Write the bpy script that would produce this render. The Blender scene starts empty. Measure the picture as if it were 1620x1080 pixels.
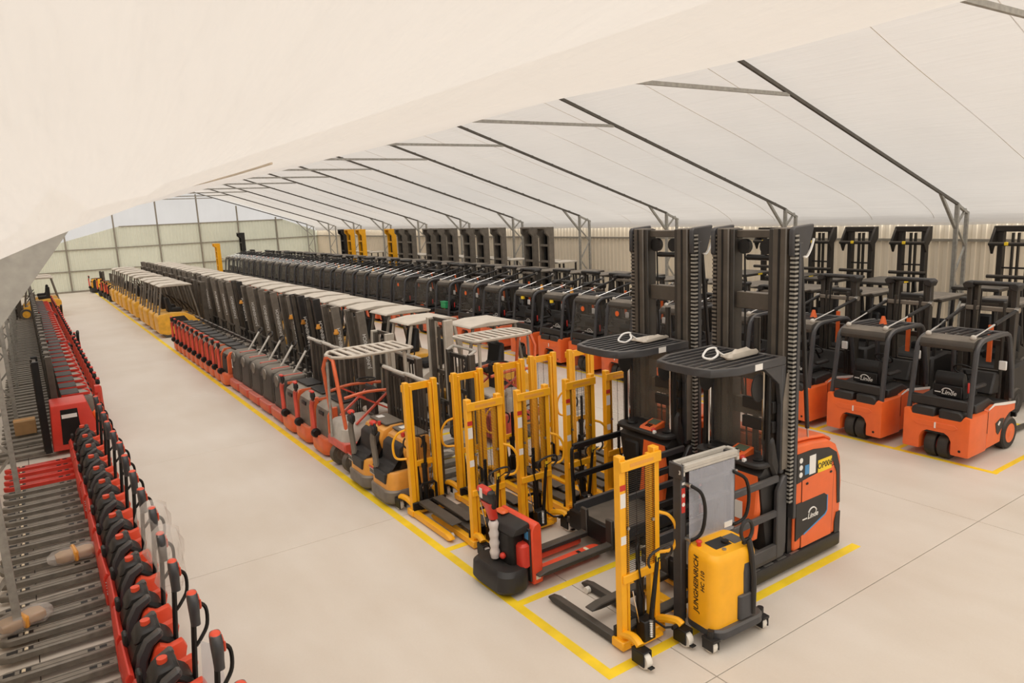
import bpy, bmesh, math, random
from mathutils import Vector, Matrix
random.seed(7)
S = bpy.context.scene
C = S.collection
PI = math.pi

# ---------------------------------------------------------------- camera
FPX = 1134.0
CAMZ = 4.5
cd = bpy.data.cameras.new('camera')
cam = bpy.data.objects.new('camera', cd); C.objects.link(cam)
cd.sensor_width = 36.0; cd.lens = FPX / 1620.0 * 36.0
cd.clip_start = 0.02; cd.clip_end = 300
RM = Matrix(((0.823962973, 0.138120466, -0.549552323),
             (-0.564847316, 0.123043173, -0.815970518),
             (-0.045083566, 0.982742649, 0.179399993)))
cam.matrix_world = Matrix.Translation((0, 0, CAMZ)) @ RM.to_4x4()
S.camera = cam

# ---------------------------------------------------------------- sky, exposure
w = bpy.data.worlds.new('sky'); S.world = w; w.use_nodes = True
bg = w.node_tree.nodes['Background']
bg.inputs[0].default_value = (1.0, 0.97, 0.93, 1); bg.inputs[1].default_value = 0.8
sl = bpy.data.lights.new('sun', 'SUN'); sl.energy = 11.0; sl.angle = math.radians(75); sl.color = (1.0, 0.985, 0.96)
sun = bpy.data.objects.new('sun', sl); C.objects.link(sun)
sun.rotation_euler = Vector((0.12, 0.36, -0.9)).to_track_quat('-Z', 'Y').to_euler()
S.view_settings.view_transform = 'Standard'; S.view_settings.look = 'None'
S.view_settings.gamma = 1.0; S.view_settings.use_curve_mapping = False
S.view_settings.exposure = 0.0
S.cycles.max_bounces = 10; S.cycles.diffuse_bounces = 6; S.cycles.transparent_max_bounces = 12

# ---------------------------------------------------------------- materials
MATS = {}
def mat(name, col, rough=0.5, metal=0.0, var=0.12, scale=6.0, dust=0.0, bump=0.0, spec=0.5, dustcol=(0.50, 0.42, 0.33)):
    m = bpy.data.materials.new(name); m.use_nodes = True
    nt = m.node_tree; N = nt.nodes; L = nt.links
    b = N['Principled BSDF']
    b.inputs['Roughness'].default_value = rough; b.inputs['Metallic'].default_value = metal
    b.inputs['Specular IOR Level'].default_value = spec
    tc = N.new('ShaderNodeTexCoord'); nz = N.new('ShaderNodeTexNoise')
    nz.inputs['Scale'].default_value = scale; nz.inputs['Detail'].default_value = 4
    L.new(tc.outputs['Object'], nz.inputs['Vector'])
    mr = N.new('ShaderNodeMapRange'); mr.inputs['From Min'].default_value = 0.3; mr.inputs['From Max'].default_value = 0.7
    mr.inputs['To Min'].default_value = 1 - var; mr.inputs['To Max'].default_value = 1 + var
    L.new(nz.outputs['Fac'], mr.inputs['Value'])
    mx = N.new('ShaderNodeMix'); mx.data_type = 'RGBA'; mx.blend_type = 'MULTIPLY'; mx.inputs[0].default_value = 1
    mx.inputs[6].default_value = (*col, 1); L.new(mr.outputs['Result'], mx.inputs[7])
    out = mx.outputs[2]
    if dust > 0:
        ge = N.new('ShaderNodeNewGeometry'); sp = N.new('ShaderNodeSeparateXYZ'); L.new(ge.outputs['Normal'], sp.inputs[0])
        m2 = N.new('ShaderNodeMapRange'); m2.inputs['From Min'].default_value = 0.35; m2.inputs['From Max'].default_value = 0.95
        m2.inputs['To Min'].default_value = dust * 0.18; m2.inputs['To Max'].default_value = dust
        L.new(sp.outputs[2], m2.inputs['Value'])
        n2 = N.new('ShaderNodeTexNoise'); n2.inputs['Scale'].default_value = 3.5; n2.inputs['Detail'].default_value = 5
        L.new(tc.outputs['Object'], n2.inputs['Vector'])
        m3 = N.new('ShaderNodeMath'); m3.operation = 'MULTIPLY_ADD'; m3.inputs[1].default_value = 1.1; m3.inputs[2].default_value = 0.35
        L.new(n2.outputs['Fac'], m3.inputs[0])
        m4 = N.new('ShaderNodeMath'); m4.operation = 'MULTIPLY'; m4.use_clamp = True
        L.new(m2.outputs[0], m4.inputs[0]); L.new(m3.outputs[0], m4.inputs[1])
        mx2 = N.new('ShaderNodeMix'); mx2.data_type = 'RGBA'
        L.new(m4.outputs[0], mx2.inputs[0]); L.new(out, mx2.inputs[6]); mx2.inputs[7].default_value = (*dustcol, 1)
        out = mx2.outputs[2]
    L.new(out, b.inputs['Base Color'])
    if bump > 0:
        bp = N.new('ShaderNodeBump'); bp.inputs['Strength'].default_value = bump; bp.inputs['Distance'].default_value = 0.01
        L.new(nz.outputs['Fac'], bp.inputs['Height']); L.new(bp.outputs[0], b.inputs['Normal'])
    MATS[name] = m
    return m
mat('orange', (0.77, 0.135, 0.027), 0.38, var=0.05)
mat('orange_worn', (0.72, 0.125, 0.034), 0.45, var=0.14, dust=0.25)
mat('red', (0.62, 0.042, 0.024), 0.4, var=0.08)
mat('red_orange', (0.74, 0.075, 0.028), 0.4, var=0.06)
mat('red_worn', (0.62, 0.06, 0.032), 0.45, var=0.16, dust=0.35)
mat('yellow', (0.90, 0.43, 0.012), 0.38, var=0.05)
mat('yellow_worn', (0.80, 0.40, 0.02), 0.45, var=0.16, dust=0.3)
mat('amber', (0.80, 0.35, 0.045), 0.42, var=0.1, dust=0.2)
mat('black', (0.009, 0.008, 0.0075), 0.45, var=0.2, spec=0.35)
mat('black_dusty', (0.012, 0.010, 0.009), 0.5, var=0.2, dust=0.2, spec=0.3)
mat('charcoal', (0.024, 0.0215, 0.020), 0.5, var=0.15, spec=0.4)
mat('charcoal_dusty', (0.032, 0.028, 0.024), 0.55, var=0.18, dust=0.34, spec=0.35)
mat('guard_grey', (0.034, 0.036, 0.042), 0.42, var=0.12, dust=0.16)
mat('mast_dark', (0.024, 0.021, 0.018), 0.45, metal=0.1, var=0.2, dust=0.16)
mat('mast_brown', (0.062, 0.051, 0.040), 0.5, metal=0.1, var=0.25, dust=0.3)
mat('mast_grey', (0.145, 0.125, 0.102), 0.5, metal=0.05, var=0.2, dust=0.4)
mat('steel', (0.42, 0.40, 0.37), 0.3, metal=0.8, var=0.1)
mat('chrome', (0.75, 0.74, 0.72), 0.15, metal=1.0, var=0.03)
mat('galvanised', (0.36, 0.345, 0.31), 0.5, metal=0.35, var=0.15, scale=14)
mat('beige_dusty', (0.46, 0.41, 0.34), 0.6, var=0.12, dust=0.7, dustcol=(0.70, 0.63, 0.54))
mat('pale_grey', (0.50, 0.47, 0.42), 0.5, var=0.1, dust=0.25)
mat('white', (0.80, 0.79, 0.76), 0.5, var=0.04)
mat('print_white', (0.78, 0.76, 0.72), 0.5, var=0.02)
mat('print_black', (0.012, 0.011, 0.010), 0.5, var=0.02)
mat('print_red', (0.55, 0.03, 0.02), 0.5, var=0.02)
mat('print_blue', (0.06, 0.25, 0.50), 0.5, var=0.02)
mat('sign_yellow', (0.86, 0.60, 0.02), 0.5, var=0.03)
mat('rubber', (0.014, 0.0125, 0.011), 0.75, var=0.2, dust=0.2)
mat('rubber_dusty', (0.075, 0.064, 0.052), 0.8, var=0.2, dust=0.4)
mat('seat_black', (0.007, 0.0065, 0.0065), 0.6, var=0.2)
mat('fork_steel', (0.15, 0.137, 0.115), 0.5, metal=0.2, var=0.25, scale=9, dust=0.25)
mat('fork_black', (0.024, 0.021, 0.018), 0.5, var=0.2, dust=0.12)
mat('roller_cream', (0.72, 0.60, 0.42), 0.5, var=0.05)
mat('wheel_white', (0.74, 0.70, 0.62), 0.45, var=0.08)
mat('cardboard', (0.42, 0.25, 0.11), 0.8, var=0.1)
mat('green', (0.03, 0.36, 0.14), 0.4, var=0.08)
mat('teal', (0.10, 0.42, 0.40), 0.5, var=0.1)
mat('bluepaint', (0.12, 0.32, 0.42), 0.5, var=0.1)
mat('line_yellow', (0.86, 0.60, 0.02), 0.55, var=0.12, scale=3)
mat('screen', (0.10, 0.12, 0.08), 0.2, var=0.05)
mat('rust', (0.16, 0.075, 0.04), 0.7, var=0.3, scale=5)
mat('wall_cream', (0.80, 0.70, 0.55), 0.5, var=0.06, scale=0.6)
mat('wall_sage', (0.76, 0.78, 0.66), 0.5, var=0.05, scale=0.6)
mat('rafter', (0.10, 0.088, 0.072), 0.5, metal=0.2, var=0.15)
mat('girt', (0.30, 0.27, 0.22), 0.5, metal=0.2, var=0.1)
mat('sag_cloth', (0.55, 0.47, 0.37), 0.8, var=0.1)

def glass(name, tint, alpha, rough=0.15):
    m = bpy.data.materials.new(name); m.use_nodes = True
    nt = m.node_tree; N = nt.nodes; L = nt.links
    b = N['Principled BSDF']; b.inputs['Base Color'].default_value = (*tint, 1); b.inputs['Roughness'].default_value = rough
    tr = N.new('ShaderNodeBsdfTransparent'); mx = N.new('ShaderNodeMixShader')
    tc = N.new('ShaderNodeTexCoord'); nz = N.new('ShaderNodeTexNoise'); nz.inputs['Scale'].default_value = 4
    L.new(tc.outputs['Object'], nz.inputs['Vector'])
    mr = N.new('ShaderNodeMapRange'); mr.inputs['To Min'].default_value = alpha * 0.7; mr.inputs['To Max'].default_value = alpha * 1.3
    L.new(nz.outputs['Fac'], mr.inputs['Value']); L.new(mr.outputs[0], mx.inputs[0])
    L.new(tr.outputs[0], mx.inputs[1]); L.new(b.outputs[0], mx.inputs[2]); L.new(mx.outputs[0], N['Material Output'].inputs[0])
    MATS[name] = m
glass('clear_sheet', (0.66, 0.68, 0.76), 0.30)
glass('smoked_sheet', (0.20, 0.18, 0.15), 0.22)
glass('dusty_pane', (0.22, 0.20, 0.17), 0.20)
glass('thick_film', (0.84, 0.76, 0.72), 0.80, 0.3)
glass('wrap_film', (0.80, 0.74, 0.68), 0.26, 0.25)

def canvas(name, col, trans, bump_scale, bump_strength, clear=0.12):
    m = bpy.data.materials.new(name); m.use_nodes = True
    nt = m.node_tree; N = nt.nodes; L = nt.links
    N.remove(N['Principled BSDF'])
    d = N.new('ShaderNodeBsdfDiffuse'); t = N.new('ShaderNodeBsdfTranslucent'); mx = N.new('ShaderNodeMixShader')
    mx.inputs[0].default_value = trans
    tc = N.new('ShaderNodeTexCoord'); nz = N.new('ShaderNodeTexNoise'); nz.inputs['Scale'].default_value = 0.7; nz.inputs['Detail'].default_value = 5
    L.new(tc.outputs['Object'], nz.inputs['Vector'])
    cr = N.new('ShaderNodeMix'); cr.data_type = 'RGBA'
    L.new(nz.outputs['Fac'], cr.inputs[0]); cr.inputs[6].default_value = (*[c * 0.86 for c in col], 1); cr.inputs[7].default_value = (*[min(1, c * 1.10) for c in col], 1)
    mp = N.new('ShaderNodeMapping'); mp.inputs['Scale'].default_value = bump_scale
    L.new(tc.outputs['Object'], mp.inputs[0])
    n2 = N.new('ShaderNodeTexNoise'); n2.inputs['Scale'].default_value = 1.0; n2.inputs['Detail'].default_value = 3; L.new(mp.outputs[0], n2.inputs['Vector'])
    bp = N.new('ShaderNodeBump'); bp.inputs['Strength'].default_value = bump_strength; bp.inputs['Distance'].default_value = 0.03
    mv = N.new('ShaderNodeMath'); mv.operation = 'MULTIPLY_ADD'; mv.inputs[1].default_value = 0.35; L.new(n2.outputs['Fac'], mv.inputs[0])
    mw = N.new('ShaderNodeMath'); mw.operation = 'MULTIPLY'; mw.inputs[1].default_value = 0.65; L.new(nz.outputs['Fac'], mw.inputs[0]); L.new(mw.outputs[0], mv.inputs[2])
    L.new(mv.outputs[0], cr.inputs[0])
    L.new(n2.outputs['Fac'], bp.inputs['Height'])
    ge = N.new('ShaderNodeNewGeometry'); oc = N.new('ShaderNodeMix'); oc.data_type = 'RGBA'   # dark outer face added to stop sunlit cloth glowing through; pale inner coat
    oc.inputs[6].default_value = (0.09, 0.085, 0.08, 1); L.new(ge.outputs['Backfacing'], oc.inputs[0]); oc.inputs[7].default_value = (0.62, 0.58, 0.535, 1); L.new(oc.outputs[2], d.inputs['Color'])
    L.new(cr.outputs[2], t.inputs['Color'])
    for s in (d, t): L.new(bp.outputs[0], s.inputs['Normal'])
    L.new(d.outputs[0], mx.inputs[1]); L.new(t.outputs[0], mx.inputs[2])
    tp = N.new('ShaderNodeBsdfTransparent'); m2 = N.new('ShaderNodeMixShader'); m2.inputs[0].default_value = clear
    L.new(mx.outputs[0], m2.inputs[1]); L.new(tp.outputs[0], m2.inputs[2]); L.new(m2.outputs[0], N['Material Output'].inputs[0])
    MATS[name] = m
canvas('liner_canvas', (0.91, 0.860, 0.800), 0.16, (10.0, 0.5, 10.0), 0.7)
canvas('gable_canvas', (0.93, 0.92, 0.91), 0.75, (3.0, 3.0, 0.6), 0.2)

def concrete():
    m = bpy.data.materials.new('concrete'); m.use_nodes = True
    nt = m.node_tree; N = nt.nodes; L = nt.links; b = N['Principled BSDF']
    ge = N.new('ShaderNodeNewGeometry')
    def noise(sc, det, scale3=(1, 1, 1)):
        mp = N.new('ShaderNodeMapping'); mp.inputs['Scale'].default_value = scale3; L.new(ge.outputs['Position'], mp.inputs[0])
        n = N.new('ShaderNodeTexNoise'); n.inputs['Scale'].default_value = sc; n.inputs['Detail'].default_value = det; L.new(mp.outputs[0], n.inputs['Vector'])
        return n.outputs['Fac']
    a = noise(0.35, 6); c = noise(2.2, 8, (1, 0.35, 1)); f = noise(40, 3)
    cr = N.new('ShaderNodeValToRGB'); cr.color_ramp.elements[0].position = 0.3; cr.color_ramp.elements[1].position = 0.7
    cr.color_ramp.elements[0].color = (0.585, 0.505, 0.415, 1); cr.color_ramp.elements[1].color = (0.70, 0.64, 0.565, 1)
    ad = N.new('ShaderNodeMath'); ad.operation = 'MULTIPLY_ADD'; ad.inputs[1].default_value = 0.55; L.new(a, ad.inputs[0])
    ad2 = N.new('ShaderNodeMath'); ad2.operation = 'MULTIPLY_ADD'; ad2.inputs[1].default_value = 0.33; L.new(c, ad2.inputs[0])
    ad3 = N.new('ShaderNodeMath'); ad3.operation = 'MULTIPLY'; ad3.inputs[1].default_value = 0.12; L.new(f, ad3.inputs[0])
    L.new(ad3.outputs[0], ad2.inputs[2]); L.new(ad2.outputs[0], ad.inputs[2]); L.new(ad.outputs[0], cr.inputs[0])
    L.new(cr.outputs[0], b.inputs['Base Color'])
    mr = N.new('ShaderNodeMapRange'); mr.inputs['To Min'].default_value = 0.34; mr.inputs['To Max'].default_value = 0.6; L.new(c, mr.inputs['Value']); L.new(mr.outputs[0], b.inputs['Roughness'])
    bp = N.new('ShaderNodeBump'); bp.inputs['Strength'].default_value = 0.05; bp.inputs['Distance'].default_value = 0.005; L.new(f, bp.inputs['Height']); L.new(bp.outputs[0], b.inputs['Normal'])
    MATS['concrete'] = m
concrete()

# ---------------------------------------------------------------- mesh helpers
def rot_to(d):
    return Vector(d).to_track_quat('Z', 'Y').to_matrix()
class MB:
    def __init__(s): s.bm = bmesh.new()
    def poly(s, vs, fs):
        v = [s.bm.verts.new(p) for p in vs]
        for f in fs:
            try: s.bm.faces.new([v[i] for i in f])
            except ValueError: pass
        return s
    def box(s, x0, x1, y0, y1, z0, z1):
        return s.poly([(x0, y0, z0), (x1, y0, z0), (x1, y1, z0), (x0, y1, z0), (x0, y0, z1), (x1, y0, z1), (x1, y1, z1), (x0, y1, z1)],
                      [(3, 2, 1, 0), (4, 5, 6, 7), (0, 1, 5, 4), (1, 2, 6, 5), (2, 3, 7, 6), (3, 0, 4, 7)])
    def bar(s, p0, p1, w, h=None, roll=0.0):
        h = w if h is None else h
        p0 = Vector(p0); p1 = Vector(p1); d = p1 - p0; L = d.length
        up = Vector((0, 0, 1)) if abs(d.normalized().z) < 0.95 else Vector((1, 0, 0))
        X = d.normalized(); Y = up.cross(X).normalized(); Z = X.cross(Y)
        if roll:
            Y, Z = Y * math.cos(roll) + Z * math.sin(roll), Z * math.cos(roll) - Y * math.sin(roll)
        vs = []
        for a in (p0, p1):
            for (i, j) in ((-1, -1), (1, -1), (1, 1), (-1, 1)): vs.append(a + Y * (i * w / 2) + Z * (j * h / 2))
        return s.poly(vs, [(3, 2, 1, 0), (4, 5, 6, 7), (0, 1, 5, 4), (1, 2, 6, 5), (2, 3, 7, 6), (3, 0, 4, 7)])
    def prism(s, pts, ax, a, b):
        def P(u, v, t): return {'x': (t, u, v), 'y': (u, t, v), 'z': (u, v, t)}[ax]
        n = len(pts)
        vs = [P(u, v, a) for u, v in pts] + [P(u, v, b) for u, v in pts]
        return s.poly(vs, [tuple(range(n))[::-1], tuple(range(n, 2 * n))] + [(i, (i + 1) % n, n + (i + 1) % n, n + i) for i in range(n)])
    def loft(s, rings, cap=True):
        n = len(rings[0]); vs = [p for r in rings for p in r]; fs = []
        for k in range(len(rings) - 1):
            for i in range(n):
                j = (i + 1) % n; fs.append((k * n + i, k * n + j, (k + 1) * n + j, (k + 1) * n + i))
        if cap: fs += [tuple(range(n))[::-1], tuple(range((len(rings) - 1) * n, len(rings) * n))]
        return s.poly(vs, fs)
    def tube(s, path, r, n=8, closed=False):
        P = [Vector(p) for p in path]; rings = []; N = len(P); prev = None
        for i in range(N):
            if closed: t = (P[(i + 1) % N] - P[i - 1])
            else: t = (P[min(i + 1, N - 1)] - P[max(i - 1, 0)])
            t.normalize()
            if prev is None:
                u = t.orthogonal().normalized()
            else:
                u = (prev - t * prev.dot(t)); u = u.normalized() if u.length > 1e-6 else t.orthogonal().normalized()
            prev = u; v = t.cross(u); rr = r[i] if isinstance(r, (list, tuple)) else r
            rings.append([P[i] + (u * math.cos(2 * PI * k / n) + v * math.sin(2 * PI * k / n)) * rr for k in range(n)])
        if closed: rings.append(rings[0]); return s.loft(rings, cap=False)
        return s.loft(rings)
    def cyl(s, p0, p1, r, n=12, r2=None):
        return s.tube([p0, p1], [r, r if r2 is None else r2], n)
    def lathe(s, prof, c, axis='y', n=20):
        rings = []
        for rr, t in prof:
            ring = []
            for k in range(n):
                a = 2 * PI * k / n; u, v = rr * math.cos(a), rr * math.sin(a)
                ring.append({'y': (c[0] + u, c[1] + t, c[2] + v), 'x': (c[0] + t, c[1] + u, c[2] + v), 'z': (c[0] + u, c[1] + v, c[2] + t)}[axis])
            rings.append(ring)
        return s.loft(rings)
    def ball(s, c, r, sx=1, sy=1, sz=1, u=12, v=8):
        bmesh.ops.create_uvsphere(s.bm, u_segments=u, v_segments=v, radius=r, matrix=Matrix.Translation(c) @ Matrix.Diagonal((sx, sy, sz, 1)))
        return s
def rrect(x0, x1, y0, y1, r, n=4, z=None):
    out = []
    for cx, cy, a0 in ((x1 - r, y1 - r, 0), (x0 + r, y1 - r, 90), (x0 + r, y0 + r, 180), (x1 - r, y0 + r, 270)):
        for k in range(n + 1):
            a = math.radians(a0 + 90 * k / n); p = (cx + r * math.cos(a), cy + r * math.sin(a))
            out.append(p if z is None else (*p, z))
    return out
def arc(cx, cy, r, a0, a1, n=8, sq=1.0):
    return [(cx + r * math.cos(math.radians(a0 + (a1 - a0) * k / n)), cy + sq * r * math.sin(math.radians(a0 + (a1 - a0) * k / n))) for k in range(n + 1)]
def spline(pts, n=6):
    P = [Vector(p) for p in pts]; P = [2 * P[0] - P[1]] + P + [2 * P[-1] - P[-2]]; out = []
    for i in range(1, len(P) - 2):
        for k in range(n):
            t = k / n; a, b, c, d = P[i - 1], P[i], P[i + 1], P[i + 2]
            out.append(0.5 * ((2 * b) + (c - a) * t + (2 * a - 5 * b + 4 * c - d) * t * t + (3 * b - a - 3 * c + d) * t ** 3))
    out.append(P[-2]); return out
def obj(name, mb, m, parent=None, bevel=0.0, seg=1, smooth=True, kind=None, recalc=True):
    bm = mb.bm
    if recalc: bmesh.ops.recalc_face_normals(bm, faces=bm.faces)
    if bevel > 0:
        es = [e for e in bm.edges if len(e.link_faces) == 2 and e.calc_face_angle(0) > 0.6]
        if es: bmesh.ops.bevel(bm, geom=es, offset=bevel, segments=seg, affect='EDGES', clamp_overlap=True, profile=0.6)
    me = bpy.data.meshes.new(name); bm.to_mesh(me); bm.free()
    if smooth:
        me.polygons.foreach_set('use_smooth', [True] * len(me.polygons)); me.set_sharp_from_angle(angle=0.62)
    me.materials.append(MATS[m])
    o = bpy.data.objects.new(name, me); C.objects.link(o)
    if parent: o.parent = parent
    if kind: o['kind'] = kind
    return o
def tag(o, label, cat, group=None):
    o['label'] = label; o['category'] = cat
    if group: o['group'] = group
    return o
def thing(name, label, cat, loc=(0, 0, 0), rz=0.0, group=None):
    o = bpy.data.objects.new(name, None); C.objects.link(o); o.empty_display_size = 0.1
    o.location = loc; o.rotation_euler = (0, 0, rz)
    return tag(o, label, cat, group)
def struct(name, mb, m, parent=None, **k):
    o = obj(name, mb, m, parent, **k)
    if parent is None: o['kind'] = 'structure'
    return o
def kids(o): return KID.get(o.name, [])
def dup(root, loc, rz, label, group=None, skip=()):
    r = root.copy(); C.objects.link(r); r.location = loc; r.rotation_euler = (0, 0, rz); r['label'] = label
    if group: r['group'] = group
    for ch in list(root.children):
        if any(ch.name.startswith(x) for x in skip): continue
        c = ch.copy(); C.objects.link(c); c.parent = r
        for gch in list(ch.children):
            d = gch.copy(); C.objects.link(d); d.parent = c
    return r
class Proto:
    """first use moves the built thing itself, later uses copy it"""
    def __init__(s, root): s.root = root; s.used = False
    def at(s, x, y, rz, label, group=None, skip=(), z=0.0):
        if not s.used and not skip:
            s.used = True; o = s.root; o.location = (x, y, z); o.rotation_euler = (0, 0, rz); o['label'] = label
            if group: o['group'] = group
            return o
        return dup(s.root, (x, y, z), rz, label, group, skip)
    def done(s):
        if not s.used:
            for ch in list(s.root.children):
                for gch in list(ch.children): bpy.data.objects.remove(gch)
                bpy.data.objects.remove(ch)
            bpy.data.objects.remove(s.root)
def lettering(txt, size, m, parent, loc, rot, name='lettering', ext=0.0015, shear=0.0, font_scale=1.0):
    cu = bpy.data.curves.new('t', 'FONT'); cu.body = txt; cu.size = size; cu.extrude = ext; cu.shear = shear; cu.resolution_u = 2; cu.offset = size * 0.012
    cu.align_x = 'CENTER'; cu.align_y = 'CENTER'
    t = bpy.data.objects.new('t', cu); C.objects.link(t)
    dg = bpy.context.evaluated_depsgraph_get()
    me = bpy.data.meshes.new_from_object(t.evaluated_get(dg)); me.name = name
    bpy.data.objects.remove(t); bpy.data.curves.remove(cu)
    me.materials.clear(); me.materials.append(MATS[m])
    o = bpy.data.objects.new(name, me); C.objects.link(o); o.parent = parent
    o.location = loc; o.rotation_euler = rot; o.scale = (font_scale, 1, 1)
    return o
ORD = ['first', 'second', 'third', 'fourth', 'fifth', 'sixth', 'seventh', 'eighth', 'ninth', 'tenth', 'eleventh', 'twelfth', 'thirteenth',
       'fourteenth', 'fifteenth', 'sixteenth', 'seventeenth', 'eighteenth', 'nineteenth', 'twentieth'] + \
      ['twenty-' + s for s in ('first', 'second', 'third', 'fourth', 'fifth', 'sixth', 'seventh', 'eighth', 'ninth')] + ['thirtieth'] + \
      ['thirty-' + s for s in ('first', 'second', 'third', 'fourth', 'fifth', 'sixth', 'seventh', 'eighth', 'ninth')] + ['fortieth']
def wheel(parent, name, c, r, wd, tyre='rubber', hub='charcoal', axis='y', n=20):
    h = wd / 2
    t = obj(name, MB().lathe([(r * 0.62, -h), (r * 0.93, -h), (r, -h * 0.7), (r, h * 0.7), (r * 0.93, h), (r * 0.62, h)], c, axis, n), tyre, parent)
    obj('hub', MB().lathe([(r * 0.14, -h * 1.12), (r * 0.2, -h * 1.1), (r * 0.24, -h * 1.02), (r * 0.5, -h * 1.02), (r * 0.56, -h * 1.06), (r * 0.6, -h * 1.06), (r * 0.6, h * 1.06), (r * 0.56, h * 1.06), (r * 0.5, h * 1.02), (r * 0.24, h * 1.02), (r * 0.2, h * 1.1), (r * 0.14, h * 1.12)], c, axis, n), hub, t)
    return t
# ================================================================ the hall
Y0, Y1 = -14.2, 61.9
XL, XR = -1.6, 21.7
BAY = 5.22
FR = [9.3 + BAY * k for k in range(-4, 11)]
RIDGE = 10.1
def z_rafter(x): return 7.65 - 0.33 * abs(x - RIDGE) if x > RIDGE else 7.65 - 0.322 * (RIDGE - x)
# floor: dark bed, concrete slabs, painted lines
flo = struct('floor', MB().box(XL - 0.2, XR + 0.2, Y0 - 6, Y1 + 0.2, -0.2, -0.03), 'charcoal', smooth=False)
xs = [XL - 0.2, -0.42, 4.98, 10.39, 15.8, XR + 0.2]
ys = [Y0 - 6, -12.13, -6.71, -1.29] + [4.13 + 5.42 * k for k in range(11)] + [Y1 + 0.2]
for i in range(len(xs) - 1):
    for j in range(len(ys) - 1):
        obj('slab', MB().box(xs[i] + 0.005, xs[i + 1] - 0.005, ys[j] + 0.005, ys[j + 1] - 0.005, -0.06, 0.0), 'concrete', flo, bevel=0.003, smooth=False)
def mark(x0, x1, y0, y1): obj('floor_marking', MB().box(x0, x1, y0, y1, -0.002, 0.0025), 'line_yellow', flo, smooth=False)
mark(4.13, 4.25, 4.72, 61.0)
mark(12.40, 12.50, 4.72, 60.5)
mark(4.25, 8.5, 4.72, 4.84); mark(4.25, 8.2, 6.33, 6.44); mark(4.25, 8.3, 8.06, 8.17); mark(4.25, 8.3, 11.25, 11.36); mark(4.25, 8.3, 12.66, 12.77)
for k in range(14): mark(12.5, 15.4, 4.73 + 1.58 * k, 4.82 + 1.58 * k)
mark(15.4, 15.5, 4.73, 26.0)

# corrugated side walls
def corr(name, fixed, a0, a1, zt, axis, pitch, dep, m, sgn):
    mb = MB(); rows = []; t = a0
    pat = [(0.0, 0), (0.42, 0), (0.5, 1), (0.92, 1)]
    pts = []
    while t < a1:
        for u, d in pat:
            p = t + u * pitch
            if p <= a1: pts.append((p, d * dep))
        t += pitch
    pts.append((a1, 0))
    vs, fs = [], []
    for p, d in pts:
        q = fixed + sgn * d; z = zt(p) if callable(zt) else zt
        for zz in (-0.02, z): vs.append((q, p, zz) if axis == 'y' else (p, q, zz))
    for i in range(len(pts) - 1): fs.append((2 * i, 2 * i + 2, 2 * i + 3, 2 * i + 1))
    return struct(name, mb.poly(vs, fs), m, smooth=False)
corr('wall_right', XR, Y0, Y1, 3.62, 'y', 0.24, 0.03, 'wall_cream', -1)
corr('wall_left', XL, Y0, Y1, 3.62, 'y', 0.24, 0.03, 'wall_cream', 1)
def ztop(x):
    K = [(-1.7, 2.55), (3.1, 3.80), (6.45, 4.67), (18.8, 4.67), (21.8, 3.48)]
    for (a, za), (b, zb) in zip(K, K[1:]):
        if x <= b: return za + (zb - za) * (x - a) / (b - a)
    return 3.48
corr('wall_back', Y1, XL, XR, ztop, 'x', 0.25, 0.025, 'wall_sage', -1)
n = 0
def trim(mb, m='girt', **k):
    global n
    n += 1
    return struct('trim_%d' % n, mb, m, **k)
for z in (1.57, 3.13): trim(MB().box(XR - 0.11, XR - 0.04, Y0, Y1, z - 0.035, z + 0.035))
for z in (1.57, 3.13): trim(MB().box(XL + 0.04, XL + 0.11, Y0, Y1, z - 0.035, z + 0.035))
for z in (1.55, 3.1): trim(MB().box(XL + 0.1, XR - 0.1, Y1 - 0.10, Y1 - 0.04, z - 0.03, z + 0.03))
trim(MB().box(6.45, 18.8, Y1 - 0.08, Y1 - 0.03, 4.63, 4.69))
trim(MB().box(XL, XR, Y1 - 0.09, Y1 - 0.03, 0.0, 0.12))
for x in (2.85, 6.1, 9.1, 12.1, 15.1, 18.2): trim(MB().box(x - 0.05, x + 0.05, Y1 - 0.14, Y1 - 0.04, 0, min(z_rafter(x) - 0.1, 6.9)))
# translucent gable above the back wall
mb = MB(); gx = [XL + (XR - XL) * i / 30 for i in range(31)]
vs = []; fs = []
for x in gx: vs += [(x, Y1 + 0.02, ztop(x) - 0.15), (x, Y1 + 0.02, max(z_rafter(x) + 0.35, ztop(x)))]
for i in range(30): fs.append((2 * i, 2 * i + 2, 2 * i + 3, 2 * i + 1))
struct('wall_gable', mb.poly(vs, [f[::-1] for f in fs]), 'gable_canvas', recalc=False)
# front gable: canvas above the open end of the hall
mb = MB(); vs = []; fs = []
for x in gx: vs += [(x, Y0, 3.6), (x, Y0, max(z_rafter(x) + 0.35, 4.0))]
for i in range(30): fs.append((2 * i, 2 * i + 2, 2 * i + 3, 2 * i + 1))
struct('wall_front', mb.poly(vs, fs), 'gable_canvas', recalc=False)
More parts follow.
